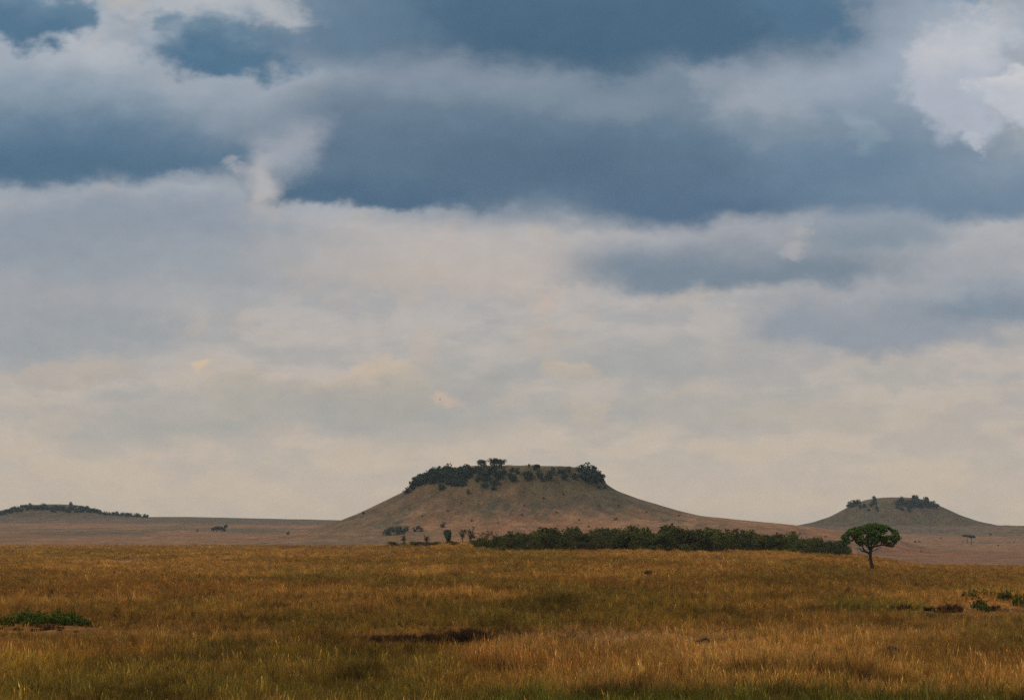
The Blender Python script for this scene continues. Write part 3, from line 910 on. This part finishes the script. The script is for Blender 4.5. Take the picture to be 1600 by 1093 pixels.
# left hill
LB = 'dark bush in the belt of woodland over the low left hill'
for i in range(80):
    px = -14 + 172 * ((i * .618) % 1)
    top = float(np.interp(px, [-14, 0, 14, 25, 45, 60, 110, 135, 150, 160], [800, 797, 793, 790, 787, 786, 787, 791, 795, 799]))
    bot = float(np.interp(px, [-14, 0, 30, 60, 75, 95, 110, 160], [806, 805, 799, 797, 796, 802, 800, 800]))
    rr = random.uniform(3.0, 4.6)
    px_bush('hill_bush', HB, px, random.uniform(top + rr * .6, max(top + rr * .7, bot - rr * .5)), rr, LB, 'bushes over the low left hill', .78, 1950, 2380)
px_bush('hill_bush', HB, 111, 788, 2.6, 'largest round bush on the crest of the low left hill', None, 1.0, 1950, 2380)
LB = 'small dark bush in the line along the skyline right of the low left hill'
for i in range(20):
    px = 164 + i * 3.5 + random.uniform(-1, 1)
    px_bush('hill_bush', HB, px, float(np.interp(px, [164, 200, 232], [802, 804, 807])), random.uniform(1.8, 2.8), LB, 'bushes in line right of the low left hill', 1.0, 1950, 2380)

# bushes out on the far plain
LB = 'grey-green bush in the low clump on the left far plain'
for (px, r_, rd) in [(333, 828, 3.5), (339, 827, 4.5), (345, 827, 4.2), (350, 828, 3)]:
    px_bush('plain_bush', FB, px, r_, rd, LB, 'bushes in the left far clump', .8, 900, 2400)
P = on_ground(353, 825.5, 900, 2400)
small_tree('plain_tree', P, 7 * P.y / FG, 6.5 * P.y / FG, 'small round tree beside the low clump on the left far plain')
px_bush('plain_bush', FB, 308, 829, 1.8, 'tiny bush left of the low clump on the left far plain', None, 1, 900, 2400)
px_bush('plain_bush', FB, 450, 833, 2.2, 'tiny lone bush on the far plain left of the central hill', None, 1, 900, 2400)
LB = 'grey-green bush in the broad clump at the left foot of the central hill'
for (px, r_, rd) in [(604, 833, 4.5), (610, 831, 5.5), (617, 831, 6), (624, 830, 5.5), (630, 829, 4.5), (635, 827, 3.5)]:
    px_bush('plain_bush', FB, px, r_, rd, LB, 'bushes at the left foot of the central hill', .95, 900, 1300)
LB = 'grey-green bush in the small clump right of the broad clump below the central hill'
for (px, r_, rd) in [(648, 828, 3), (654, 826.5, 4), (659, 828, 2.6)]:
    px_bush('plain_bush', FB, px, r_, rd, LB, 'bushes of the small clump below the central hill', .9, 900, 1300)
px_bush('plain_bush', FB, 692, 821, 3.5, 'grey bush alone on the slope above the dark succulent tree', None, 1, 900, 1300)
LB = 'tiny dark shrub dotted over the lower slopes of the central hill'
for (px, r_, rd) in [(740, 824, 1.6), (778, 817, 1.6), (737, 813, 1.5), (849, 778, 2), (962, 811, 2.3), (816, 804, 1.8), (967, 789, 2), (1061, 806, 2), (905, 812, 1.6), (870, 800, 1.5), (700, 798, 1.4), (660, 806, 1.5), (820, 789, 1.5), (935, 790, 1.5), (1010, 800, 1.6), (880, 772, 1.5), (720, 786, 1.3), (920, 822, 1.6), (640, 795, 1.3)]:
    px_bush('slope_shrub', FB, px, r_, rd, LB, 'shrubs dotted over the lower slopes of the central hill', .7, 900, 1320)
LB = 'tiny dark shrub dotted on the far plain behind the lone tree'
for (px, r_, rd) in [(1430, 846, 1.8), (1437, 846, 1.6), (1439, 861, 1.5), (1548, 835, 2), (1470, 841, 1.4), (1560, 852, 1.5), (1585, 846, 1.3), (1290, 838, 1.5), (1250, 833, 1.5)]:
    px_bush('slope_shrub', FB, px, r_, rd, LB, 'shrubs dotted on the far plain behind the lone tree', .7, 900, 1900)

# pair of flat-topped acacias far off on the right
def acacia(px, foot, top, w, lab, mir):
    P = on_ground(px, foot, 900, 2000)
    k = P.y / FG
    h = (foot - top) * k
    e = obj('acacia_tree', None, None, (P.x, P.y, P.z))
    b = Bag()
    b.tube([(0, 0, -.3), (.01 * h, 0, .4 * h), (0, 0, .72 * h)], [.035 * h, .028 * h, .02 * h], 7)
    for a in np.linspace(0, 6.28, 6)[:-1] + .4:
        b.tube([(0, 0, .66 * h), (math.cos(a) * w * k * .22, math.sin(a) * w * k * .2, .84 * h)], [.018 * h, .008 * h], 5)
    obj('trunk', b.mesh('trunk', M_BARK), e)
    b = Bag()
    cl = []
    for i in range(16):
        a = R.uniform(0, 6.28); r = w * k * .42 * math.sqrt(R.random())
        cl.append(((r * math.cos(a) + mir * w * k * .08, r * math.sin(a), (.87 + R.uniform(-.04, .05)) * h), (w * k * .13, w * k * .13, .055 * h)))
    b.leaves(cl, 130, .075 * h, .8)
    obj('crown', b.mesh('crown', M_HILL), e)
    tag(e, lab, 'tree')


acacia(1511.3, 848.5, 834.8, 14, 'flat-topped acacia with thinner crown, left of the far pair on the right', -1)
acacia(1517.8, 851.0, 836.0, 13, 'flat-topped acacia with denser crown, right of the far pair on the right', 1)

# ------------------------------------------------------------------ the long thicket
LB = 'dense dark green bush in the long thicket behind the golden grass'
xs_ = [745, 770, 800, 830, 860, 880, 905, 935, 965, 990, 1030, 1090, 1110, 1150, 1200, 1230, 1270, 1300, 1330]
tops_ = [835, 829, 824, 821, 819, 821, 824, 823, 823, 820, 818, 820, 824, 824, 826, 828, 833, 841, 850]
bases_ = [857, 859, 861, 860, 859, 859, 858, 859, 859, 859, 860, 862, 862, 861, 861, 862, 865, 867, 868]
for layer_, dY, n in ((0, 30, 38), (1, 15, 38), (2, 0, 40)):
    for i in range(n):
        px = 740 + (1328 - 740) * (i + random.uniform(-.3, .3) + .5) / n
        base = float(np.interp(px, xs_, bases_)) - .5
        top = float(np.interp(px, xs_, tops_)) + random.uniform(-4, 11) * (1, .8, .4)[layer_] + (0, 3, 13)[layer_] * random.uniform(.2, 1.35)
        P0 = on_ground(px, base, 250, 520)
        P = col_at(px, P0.y + dY + random.uniform(-4, 4))
        foot_row = HOR + FG * (EYE - P.z) / P.y
        h = max(1.2, (foot_row - top) * P.y / FG) * 1.1
        lib = random.choice((TB, TB, TB, OB, LBU))
        put_bush('thicket_bush', lib, P, min(h * random.uniform(.85, 1.35), 4.8), h, LB, 'bush', 'bushes of the long thicket')
LB = 'low olive bush at the ragged front edge of the long thicket'
for i in range(26):
    px = random.uniform(742, 1325)
    P = on_ground(px, float(np.interp(px, xs_, bases_)) + random.uniform(-.5, 1.5), 250, 520)
    s = random.uniform(.8, 1.7)
    put_bush('edge_bush', OB if i % 2 else TB, P, s * 1.3, s, LB, 'bush', 'low bushes along the front of the long thicket')

# sparse, half bare shrubs and small trees at the thicket's left end
def twiggy(name, px, foot, top, w, lab, mat, leafy, seed, parts=True, lean=0):
    P = on_ground(px, foot, 250, 700)
    k = P.y / FG
    h = (foot - top) * k; wd = w * k
    rg = np.random.default_rng(seed)
    e = obj(name, None, None, (P.x, P.y, P.z))
    b = Bag(); tips = []
    b.tube([(0, 0, -.15), (lean * .25 * wd, 0, .3 * h), (lean * .4 * wd, 0, .5 * h)], [.045 * h ** .6 + .02, .04 * h ** .6 + .015, .03 * h ** .6], 6)
    for i in range(13):
        a = rg.uniform(0, 6.28); r = wd * .6 * rg.uniform(.3, 1.0); z1 = h * rg.uniform(.45, 1.0)
        s = np.array([lean * .3 * wd, 0, h * rg.uniform(.1, .45)]); en = np.array([lean * .3 * wd + r * math.cos(a), r * math.sin(a), z1])
        mid = (s + en) / 2 + np.array([0, 0, .06 * h])
        b.tube([s, mid, en], [.045, .03, .014], 5)
        tips.append(en)
        for j in range(3):
            q = mid + (en - mid) * rg.random(); d = rg.normal(size=3) * .16 * h; d[2] = abs(d[2])
            b.tube([q, q + d], [.02, .009], 4); tips.append(q + d)
    obj('trunk', b.mesh('trunk', M_BARK), e)
    b = Bag()
    b.leaves([(t_, .09 * h + .05) for t_ in tips], leafy, .1)
    obj('crown', b.mesh('crown', mat), e)
    tag(e, lab, 'tree')


twiggy('scrub_tree', 630, 851, 836, 10, 'twisted half bare tree, furthest left of the scrub on the rocky rise', M_OLIVE, 5, 1, lean=.5)
twiggy('scrub_tree', 667, 850, 838, 6, 'thin leaning sapling on the rocky rise left of the dark succulent', M_OLIVE, 6, 2, lean=-.5)
twiggy('scrub_tree', 723, 846, 825, 9, 'slender tree with a ragged crown right of the dark succulent', M_OLIVE, 9, 3)
twiggy('scrub_tree', 736, 849, 830, 12, 'leaning bushy tree just left of the twiggy wide shrub', M_OLIVE, 14, 4, lean=-.4)
twiggy('scrub_tree', 760, 850, 827, 22, 'wide twiggy shrub with bare branches at the thicket left end', M_OLIVE, 8, 5)
twiggy('scrub_tree', 866, 846, 819.5, 10, 'bare topped tree sticking out above the thicket', M_OLIVE, 6, 6)
twiggy('scrub_tree', 932, 850, 825, 20, 'brown half dead bush inside the thicket', M_OLIVE, 12, 7)

LB = 'low dark scrub bush on the rocky rise left of the long thicket'
for i in range(34):
    px = random.uniform(640, 790) if i > 6 else random.uniform(606, 660)
    P = on_ground(px, 849 + random.uniform(0, 5) + 4 * sst(px, 730, 780), 250, 700)
    s_ = random.uniform(.5, 1.3) + .9 * float(sst(px, 735, 790)) * random.random()
    put_bush('scrub_bush', OB if i % 3 else TB, P, s_ * 1.6, s_, LB, 'bush', 'low scrub on the rocky rise')

# candelabra succulent
P = on_ground(699.5, 846, 300, 700)
k = P.y / FG
e = obj('succulent_tree', None, None, (P.x, P.y, P.z))
b = Bag()
b.tube([(0, 0, -.2), (0, 0, 4 * k), (0, 0, 10 * k)], [1.8 * k, 1.7 * k, 1.6 * k], 8)
obj('trunk', b.mesh('trunk', M_BARK), e)
b = Bag()
for i in range(22):
    a = R.uniform(0, 6.28); r = R.uniform(.5, 4.6) * k; z0 = R.uniform(2, 6) * k; zt = R.uniform(16.5, 22) * k
    x, y = r * math.cos(a), r * math.sin(a)
    zs = np.linspace(0, 1, 7)
    pts = np.stack([x * (1 - (1 - np.minimum(zs * 3, 1)) ** 2), y * (1 - (1 - np.minimum(zs * 3, 1)) ** 2), z0 + (zt - z0) * zs], 1)
    b.tube(pts, np.array([.8, 1.15, 1.3, 1.15, 1.35, 1.15, .55]) * k, 6)
for (x, z0, zt) in ((-5.6, 13, 20.5), (-4.2, 10, 16)):
    b.tube(np.array([(-1, 0, z0 - 4), (x * .7, .2, z0 - 1), (x, .2, z0 + 1), (x, .2, (z0 + zt) / 2 + 1), (x, .2, zt)]) * k, np.array([.8, .9, 1.0, 1.1, .5]) * k, 6)
obj('branches', b.mesh('branches', M_EUPH), e)
tag(e, 'dark upright candelabra succulent tree standing left of the thicket', 'tree')


# ------------------------------------------------------------------ rocks
def rock_mesh(seed, flat=.6, n=3, rough=.35):
    bm_ = __import__('bmesh').new()
    __import__('bmesh').ops.create_icosphere(bm_, subdivisions=n, radius=.5)
    V = np.array([v.co[:] for v in bm_.verts]); Fc = np.array([[v.index for v in f.verts] for f in bm_.faces])
    bm_.free()
    r = 1 + rough * (fbm(V[:, 0] * 4 + V[:, 2] * 3 + seed * 3, V[:, 1] * 4 - V[:, 2] * 2 + seed, 4, seed) - .5) * 2
    V = V * r[:, None] * np.array([1, .8, flat])
    return mesh('rock', V, [Fc], M_ROCK, False)


RK = [rock_mesh(i, .55 + .1 * (i % 3)) for i in range(5)]


def rock(px, row, w, lab, group=None, hf=1.0, lo=40, hi=700):
    P = on_ground(px, row, lo, hi)
    s = w * P.y / FG
    return tag(obj('rock', RK[random.randrange(5)], None, (P.x, P.y, P.z + s * .12), random.uniform(0, 6), (s, s, s * hf)), lab, 'rock', group)


LB = 'low dark rock in the ledge below the scrub left of the thicket'
for i in range(26):
    px = random.choice((random.uniform(606, 666), random.uniform(660, 706), random.uniform(735, 800), random.uniform(765, 810)))
    row = {0: random.uniform(851, 854.5), 1: random.uniform(850, 854), 2: random.uniform(858, 862)}[0 if px < 660 else 1 if px < 720 else 2]
    rock(px, row, random.uniform(4, 13), LB, 'rocks of the ledge left of the thicket', .6, 250, 700)
# lump, dead wood
rock(1395, 1023, 23, 'dark brown humped boulder alone in the golden grass on the right', None, 1.7)
P = on_ground(1103, 1007)
k = P.y / FG
b = Bag()
b.tube(np.array([(-9, 0, -2), (-7.5, 0, 2.2), (-4, .5, 5.2), (0, 1, 6.3), (3.5, .5, 4.5), (5, 0, 0), (5.3, 0, -3)]) * k, np.array([.9, 1.2, 1.4, 1.5, 1.5, 1.2, 1]) * k, 8)
b.tube(np.array([(-4, .5, 5), (-12, 2, 2.5), (-17, 3, 3.6), (-20, 3, 1.5)]) * k, np.array([1.0, .9, .8, .3]) * k, 7)
b.tube(np.array([(-14, 2.4, 3), (-15, 2, 6)]) * k, np.array([.7, .3]) * k, 6)
b.tube(np.array([(3, .5, 4.6), (8, 1, 2), (11, 1, -1)]) * k, np.array([.8, .6, .4]) * k, 6)
tag(obj('fallen_branch', b.mesh('fallen_branch', M_BARK, True), None, P + Vector((0, 0, .04)), s=1.25), 'dark arched dead branch lying in the pale grass', 'branch')
P = on_ground(992, 1043)
b = Bag()
b.tube(np.array([(-13, 0, -1), (-9, 0, 1.5), (-4, .5, 1.8), (2, .5, .6), (6, 0, 3), (9, 0, 4.8), (11, 0, 1)]) * k, np.array([.7, 1.0, .9, .7, 1.0, 1.2, .9]) * k, 8)
b.tube(np.array([(6, 0, 3), (5, 0, 6)]) * k, np.array([.8, .5]) * k, 6)
b.tube(np.array([(-9, 0, 1.5), (-8, 0, 4)]) * k, np.array([.7, .4]) * k, 6)
tag(obj('fallen_branch', b.mesh('fallen_branch', M_BARK, True), None, P + Vector((0, 0, .05)), s=1.25), 'low broken dead stick lying nearest in the golden grass', 'branch')

# ------------------------------------------------------------------ the lone tree
TY = 295.0
TP = col_at(1362.3, TY)
K = TY / FG
foot_row = HOR + FG * (EYE - TP.z) / TY


def tp(zx, zy, dy=0.0):
    """point on the tree from the enlarged detail of the photograph (10.93 px per px), relative to its foot"""
    px, py = 1290 + zx / 10.93, 800 + zy / 10.93
    return np.array([(px - 1362.3) * K, dy, (foot_row - py) * K])


tree = obj('broad_crowned_tree', None, None, TP)
b = Bag()
b.tube([tp(795, 985), tp(788, 930), tp(775, 860), tp(762, 790), tp(764, 720), tp(768, 660), tp(775, 615)],
       np.array([38, 31, 29, 27, 26, 27, 24]) / 10.93 * K, 12)
b.tube([tp(748, 800), tp(735, 795), tp(728, 785)], np.array([16, 13, 6]) / 10.93 * K, 7)          # knot
limbs = [
    ([(762, 720, 0), (715, 682, -.2), (660, 668, -.4), (600, 655, -.6), (575, 615, -.7), (540, 600, -.8)], [22, 19, 14, 9, 6, 3]),
    ([(690, 678, -.2), (650, 630, .1), (630, 570, .3), (600, 500, .5), (520, 450, .8), (420, 420, 1.0)], [16, 13, 11, 9, 7, 3]),
    ([(775, 640, 0), (740, 560, .3), (700, 480, .5), (640, 400, .6), (600, 320, .6)], [20, 16, 12, 8, 4]),
    ([(775, 630, 0), (800, 590, -.3), (850, 570, -.6), (930, 560, -.9), (1000, 562, -1.1), (1080, 590, -1.2), (1140, 590, -1.3)], [21, 18, 15, 12, 9, 6, 3]),
    ([(900, 565, -.8), (980, 500, -1.2), (1060, 420, -1.5), (1120, 370, -1.6)], [11, 8, 6, 3]),
    ([(780, 620, 0), (800, 520, .9), (860, 420, 1.6), (950, 340, 2.0)], [16, 12, 9, 4]),
    ([(770, 640, 0), (770, 520, -.9), (760, 400, -1.7), (820, 300, -2.0)], [16, 12, 9, 4]),
    ([(782, 640, 0), (870, 520, 1.2), (990, 450, 1.8), (1130, 440, 1.5)], [13, 10, 7, 3]),
    ([(760, 650, 0), (640, 520, -1.2), (500, 480, -1.6), (380, 470, -1.4)], [13, 10, 7, 3]),
    ([(795, 660, 0), (840, 645, -.3), (880, 630, -.4), (905, 640, -.5)], [7, 6, 4, 2]),
    ([(850, 640, -.3), (880, 605, -.4), (930, 595, -.5)], [4, 3, 2]),
    ([(640, 665, -.5), (600, 690, -.6), (570, 690, -.7)], [4, 3, 2]),
]
for pts, rad in limbs:
    b.tube([tp(*p) for p in pts], np.array(rad) / 10.93 * K, 8)
obj('trunk', b.mesh('trunk', M_BARK, True), tree)
poly = [(262, 545), (262, 440), (310, 370), (390, 300), (470, 268), (560, 245), (640, 235), (690, 198), (800, 190), (890, 190), (980, 208), (1070, 235), (1150, 280), (1235, 320), (1265, 400),
        (1260, 470), (1205, 530), (1150, 590), (1060, 575), (1000, 520), (930, 500), (860, 545), (790, 530), (720, 560), (640, 545), (580, 570), (520, 520), (470, 470), (400, 500), (345, 560), (290, 575)]


def inside(x, y):
    c = False
    j = len(poly) - 1
    for i in range(len(poly)):
        (x1, y1), (x2, y2) = poly[i], poly[j]
        if (y1 > y) != (y2 > y) and x < (x2 - x1) * (y - y1) / (y2 - y1) + x1: c = not c
        j = i
    return c


holes = [(895, 425, 30), (1080, 350, 36), (1010, 372, 26), (690, 405, 24), (435, 465, 32), (625, 415, 18), (760, 510, 24), (940, 490, 20), (1135, 480, 18), (1200, 400, 14), (500, 490, 16), (700, 300, 10), (900, 330, 12)]
cl = []
rt = random.Random(8)
while len(cl) < 340:
    x, y = rt.uniform(250, 1275), rt.uniform(185, 600)
    r = rt.uniform(26, 52)
    if not all(inside(x + r * .8 * math.cos(a), y + r * .8 * math.sin(a)) for a in np.linspace(0, 6.28, 9)): continue
    if any(math.hypot(x - hx, y - hy) < hr + r * .8 for hx, hy, hr in holes): continue
    if y > 470 and rt.random() < .3: continue
    q = 1 - ((x - 765) / 520) ** 2 - (max(0, 560 - y) / 400) ** 2
    hd = 3.0 * math.sqrt(max(.02, q))
    dy = rt.choice((-1, 1)) * hd * rt.uniform(.35, 1)
    cl.append((tp(x, y, dy), np.array([rt.uniform(.9, 1.5), 1.15, rt.uniform(.6, .95)]) * r / 10.93 * K))
b = Bag()
b.leaves(cl, 46, .105, .5, .5, .6)
edge_c = []
for i in range(len(poly)):
    (x1, y1), (x2, y2) = poly[i], poly[(i + 1) % len(poly)]
    for s in (0, .33, .66):
        x, y = x1 + (x2 - x1) * s, y1 + (y2 - y1) * s
        x, y = x + (765 - x) * .04, y + (400 - y) * .06
        edge_c.append((tp(x, y, rt.uniform(-.5, .5)), np.array([1, 1, .8]) * rt.uniform(16, 40) / 10.93 * K))
b.leaves(edge_c, 20, .10, .5, .5, .6)
obj('crown', b.mesh('crown', M_TREE), tree)
tag(tree, 'lone broad-crowned green tree with a dark forked trunk in the grass', 'tree')

# ------------------------------------------------------------------ plants in the near grass
def herb_mesh(seed, n=26):
    b = Bag()
    for i in range(n):
        a = R.uniform(0, 6.28); r = .42 * math.sqrt(R.random())
        x, y = r * math.cos(a), r * math.sin(a)
        h = R.uniform(.55, 1.0) * (1 - .5 * (r / .42) ** 2)
        la = R.uniform(0, 6.28); ln = R.uniform(0, .2)
        top = np.array([x + ln * math.cos(la), y + ln * math.sin(la), h])
        b.tube([(x, y, -.05), top], [.012, .006], 4)
        for j in range(9):
            f = R.uniform(.25, 1)
            p = np.array([x, y, 0]) * (1 - f) + top * f
            b.leaves([(p, .05)], 3, .062, .3, .5, .42)
    return b.mesh('leafy_herb', M_HERB)


HM = [herb_mesh(i) for i in range(4)]


def herb(px, row, w, h, lab, group=None, lib=None, name='leafy_herb'):
    P = on_ground(px, row)
    k_ = P.y / FG
    return tag(obj(name, random.choice(lib or HM), None, (P.x, P.y, P.z - .02), random.uniform(0, 6), (w * k_, w * k_, h * k_)), lab, 'plant', group)


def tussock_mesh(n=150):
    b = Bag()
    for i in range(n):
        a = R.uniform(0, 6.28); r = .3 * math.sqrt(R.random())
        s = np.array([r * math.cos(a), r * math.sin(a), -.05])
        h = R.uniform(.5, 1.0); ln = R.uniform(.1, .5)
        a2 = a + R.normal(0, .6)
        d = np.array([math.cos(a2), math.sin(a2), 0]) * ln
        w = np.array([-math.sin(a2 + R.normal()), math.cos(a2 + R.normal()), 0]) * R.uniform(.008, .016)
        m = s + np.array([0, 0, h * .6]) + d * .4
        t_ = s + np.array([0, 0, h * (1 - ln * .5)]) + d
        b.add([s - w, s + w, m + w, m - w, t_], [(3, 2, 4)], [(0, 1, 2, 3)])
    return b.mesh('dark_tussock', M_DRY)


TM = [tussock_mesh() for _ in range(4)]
LB = 'bright green leafy herb in the dense patch at the left edge'
for i in range(34):
    px = random.uniform(-12, 142)
    herb(px, random.uniform(969, 980) - 2 * abs(px - 60) / 80, random.uniform(24, 40), random.uniform(15, 25) * float(1 - .6 * min(1, abs(px - 62) / 88) ** 2), LB, 'leafy herbs of the dense left patch')
for i in range(16):
    px = random.uniform(-5, 150)
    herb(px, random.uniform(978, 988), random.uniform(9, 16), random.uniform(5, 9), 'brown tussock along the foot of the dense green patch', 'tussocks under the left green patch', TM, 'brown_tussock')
for (px, row, w, h, lab) in [(158, 973, 10, 11, 'small green herb just right of the dense left patch'), (190, 979, 8, 9, 'small green herb second to the right of the dense left patch'), (211, 978, 8, 10, 'small green herb furthest right of the dense left patch')]:
    herb(px, row, w, h, lab)
LB = 'dull green leafy shrub on the overgrown mound at the right edge'
for (px, row, w, h) in [(1515, 934, 22, 12), (1527, 931, 24, 12), (1540, 931, 22, 10), (1530, 950, 20, 16), (1537, 955, 18, 14), (1572, 935, 20, 14), (1592, 944, 18, 16), (1560, 935, 16, 10)]:
    herb(px, row + 2, w * 1.3, h * 1.5, LB, 'green shrubs on the mound at the right edge')
herb(1570, 922, 13, 11, 'small dark green shrub standing above the mound at the right edge')
herb(1587, 930, 17, 13, 'bright green shrub near the right edge, beside the small dark one')
herb(1598, 938, 17, 14, 'dark shrub cut by the right edge of the frame')
LB = 'small green weed dotted in the straw grass on the right'
for (px, row) in [(1418, 976), (1440, 978), (1466, 980), (1405, 990), (1493, 984), (1543, 981), (1290, 978), (1326, 988), (1508, 1004), (1374, 1014), (1385, 1006), (1570, 984), (1597, 994), (1434, 932)]:
    herb(px, row, random.uniform(8, 13), random.uniform(7, 11), LB, 'green weeds in the straw grass on the right')
herb(1336, 1021, 15, 9, 'low round green plant left of the humped boulder', )
herb(1265, 1023, 6, 7, 'small dark plant left of the low round green plant')
herb(818, 1021, 8, 7, 'small green plant in the grass below the dark bank')
herb(725, 1016, 18, 12, 'green weed right under the dark bank of dead grass')
herb(535, 1022, 9, 8, 'small green weed left under the dark bank')
P = on_ground(1013, 899)
put_bush('low_shrub', TB, P, 18 * P.y / FG, 10 * P.y / FG, 'low dark shrub alone in the mid grass', 'bush')
P = on_ground(990, 899)
put_bush('low_shrub', OB, P, 9 * P.y / FG, 5 * P.y / FG, 'faint brown shrub beside the low dark shrub', 'bush')
LB = 'low brown tussock dotted on the left of the mid plain'
for (px, row) in [(76, 863), (55, 882), (380, 893), (308, 872), (195, 906), (1215, 879)]:
    P = on_ground(px, row)
    put_bush('brown_tussock', OB, P, 11 * P.y / FG, 4 * P.y / FG, LB, 'tussock', 'low tussocks on the mid plain')
P = on_ground(807, 890)
b = Bag()
b.tube([(0, 0, -.05), (.02, 0, .4), (-.04, 0, .75)], [.03, .025, .01], 5); b.tube([(.02, 0, .35), (.16, 0, .42), (.3, .02, .36)], [.025, .02, .012], 5); b.tube([(.0, 0, .5), (.09, 0, .8)], [.018, .008], 5)
tag(obj('dead_stalk', b.mesh('dead_stalk', M_DRY), None, P), 'small reddish forked dead stalk in the grass before the thicket', 'stalk')


LB = 'dark reddish dead tussock, bank shade put into its colour, overhanging the eroded bank in the middle foreground'  # dark dead grass, with the shade of the hollow painted into its colour
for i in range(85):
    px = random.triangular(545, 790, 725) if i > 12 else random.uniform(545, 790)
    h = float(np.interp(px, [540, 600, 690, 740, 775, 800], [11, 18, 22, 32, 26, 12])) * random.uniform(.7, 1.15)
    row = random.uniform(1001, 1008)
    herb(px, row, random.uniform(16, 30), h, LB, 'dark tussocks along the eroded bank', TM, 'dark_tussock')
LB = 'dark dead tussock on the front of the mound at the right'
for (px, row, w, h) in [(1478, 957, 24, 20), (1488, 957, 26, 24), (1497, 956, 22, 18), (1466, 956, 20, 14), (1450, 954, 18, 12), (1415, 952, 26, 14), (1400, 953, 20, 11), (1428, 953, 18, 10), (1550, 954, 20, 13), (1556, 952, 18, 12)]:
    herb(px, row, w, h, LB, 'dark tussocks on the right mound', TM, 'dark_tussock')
LB = 'brown tussock scattered in the middle grass'
for i in range(70):
    px, row = random.choice([(random.uniform(200, 560), random.uniform(1040, 1075)), (random.uniform(1290, 1370), random.uniform(1055, 1070)), (random.uniform(520, 820), random.uniform(998, 1012)), (random.uniform(1380, 1540), random.uniform(948, 962)), (random.uniform(150, 320), random.uniform(1078, 1091)), (random.uniform(380, 470), random.uniform(1078, 1091)), (random.uniform(840, 900), random.uniform(985, 998)), (random.uniform(570, 660), random.uniform(962, 976)), (random.uniform(1120, 1260), random.uniform(965, 990)), (random.uniform(920, 945), random.uniform(976, 984)), (random.uniform(480, 570), random.uniform(996, 1006)), (random.uniform(785, 860), random.uniform(998, 1006))])
    herb(px, row, random.uniform(10, 22), random.uniform(5, 10), LB, 'brown tussocks in the middle grass', TM, 'brown_tussock')


# ------------------------------------------------------------------ two birds
def bird(px, py, Y, span, roll, lab):
    d = raydir(px, py); p = Vector((0, 0, EYE)) + d * (Y / d.y)
    b = Bag()
    s = span
    b.tube([(0, -.28 * s, 0), (0, -.18 * s, .01 * s), (0, 0, .01 * s), (0, .2 * s, 0), (0, .34 * s, 0)], [.02 * s, .05 * s, .065 * s, .04 * s, .012 * s], 8)
    for m in (-1, 1):
        V = [(m * .03 * s, -.1 * s, .02 * s), (m * .03 * s, .1 * s, .02 * s), (m * .25 * s, .05 * s, .14 * s), (m * .25 * s, -.12 * s, .14 * s), (m * .5 * s, .1 * s, .10 * s), (m * .5 * s, .02 * s, .10 * s)]
        V = V + [(x, y, z + .012 * s) for x, y, z in V]
        f = [(0, 1, 2, 3), (3, 2, 4, 5)]
        f = f + [(a + 6, b_ + 6, c + 6, d_ + 6) for (a, b_, c, d_) in f] + [(0, 3, 9, 6), (3, 5, 11, 9), (5, 4, 10, 11), (4, 2, 8, 10), (2, 1, 7, 8), (1, 0, 6, 7)]
        b.add(V, None, f)
    o = obj('flying_bird', b.mesh('flying_bird', M_BIRD), None, p)
    o.rotation_euler = (.2, roll, 1.0)
    tag(o, lab, 'bird')


bird(687.5, 624, 300, .34, -.7, 'upper of two tiny dark birds flying above the central hill')
bird(664.5, 658.5, 320, .24, .3, 'lower of two tiny dark birds flying above the central hill')

# ------------------------------------------------------------------ haze
zmax = 62.0
hv = np.array([(x, y, z) for z in (-75, zmax) for y in (-90, 5300) for x in (-4600, 4600)], float)
hm = mesh('haze', hv, [np.array([(0, 2, 3, 1), (4, 5, 7, 6), (0, 1, 5, 4), (2, 6, 7, 3), (0, 4, 6, 2), (1, 3, 7, 5)])])
mh = bpy.data.materials.new('haze')
mh.use_nodes = True
t = mh.node_tree
t.nodes.clear()
pv = nd(t, 'ShaderNodeVolumePrincipled')
pv.inputs['Color'].default_value = (.72, .86, 1.0, 1)
pv.inputs['Density'].default_value = .6e-4
ou = nd(t, 'ShaderNodeOutputMaterial')
t.links.new(pv.outputs[0], ou.inputs['Volume'])
hm.materials.append(mh)
tag(obj('haze', hm), 'thin pale haze over the whole plain', 'haze', kind='stuff')
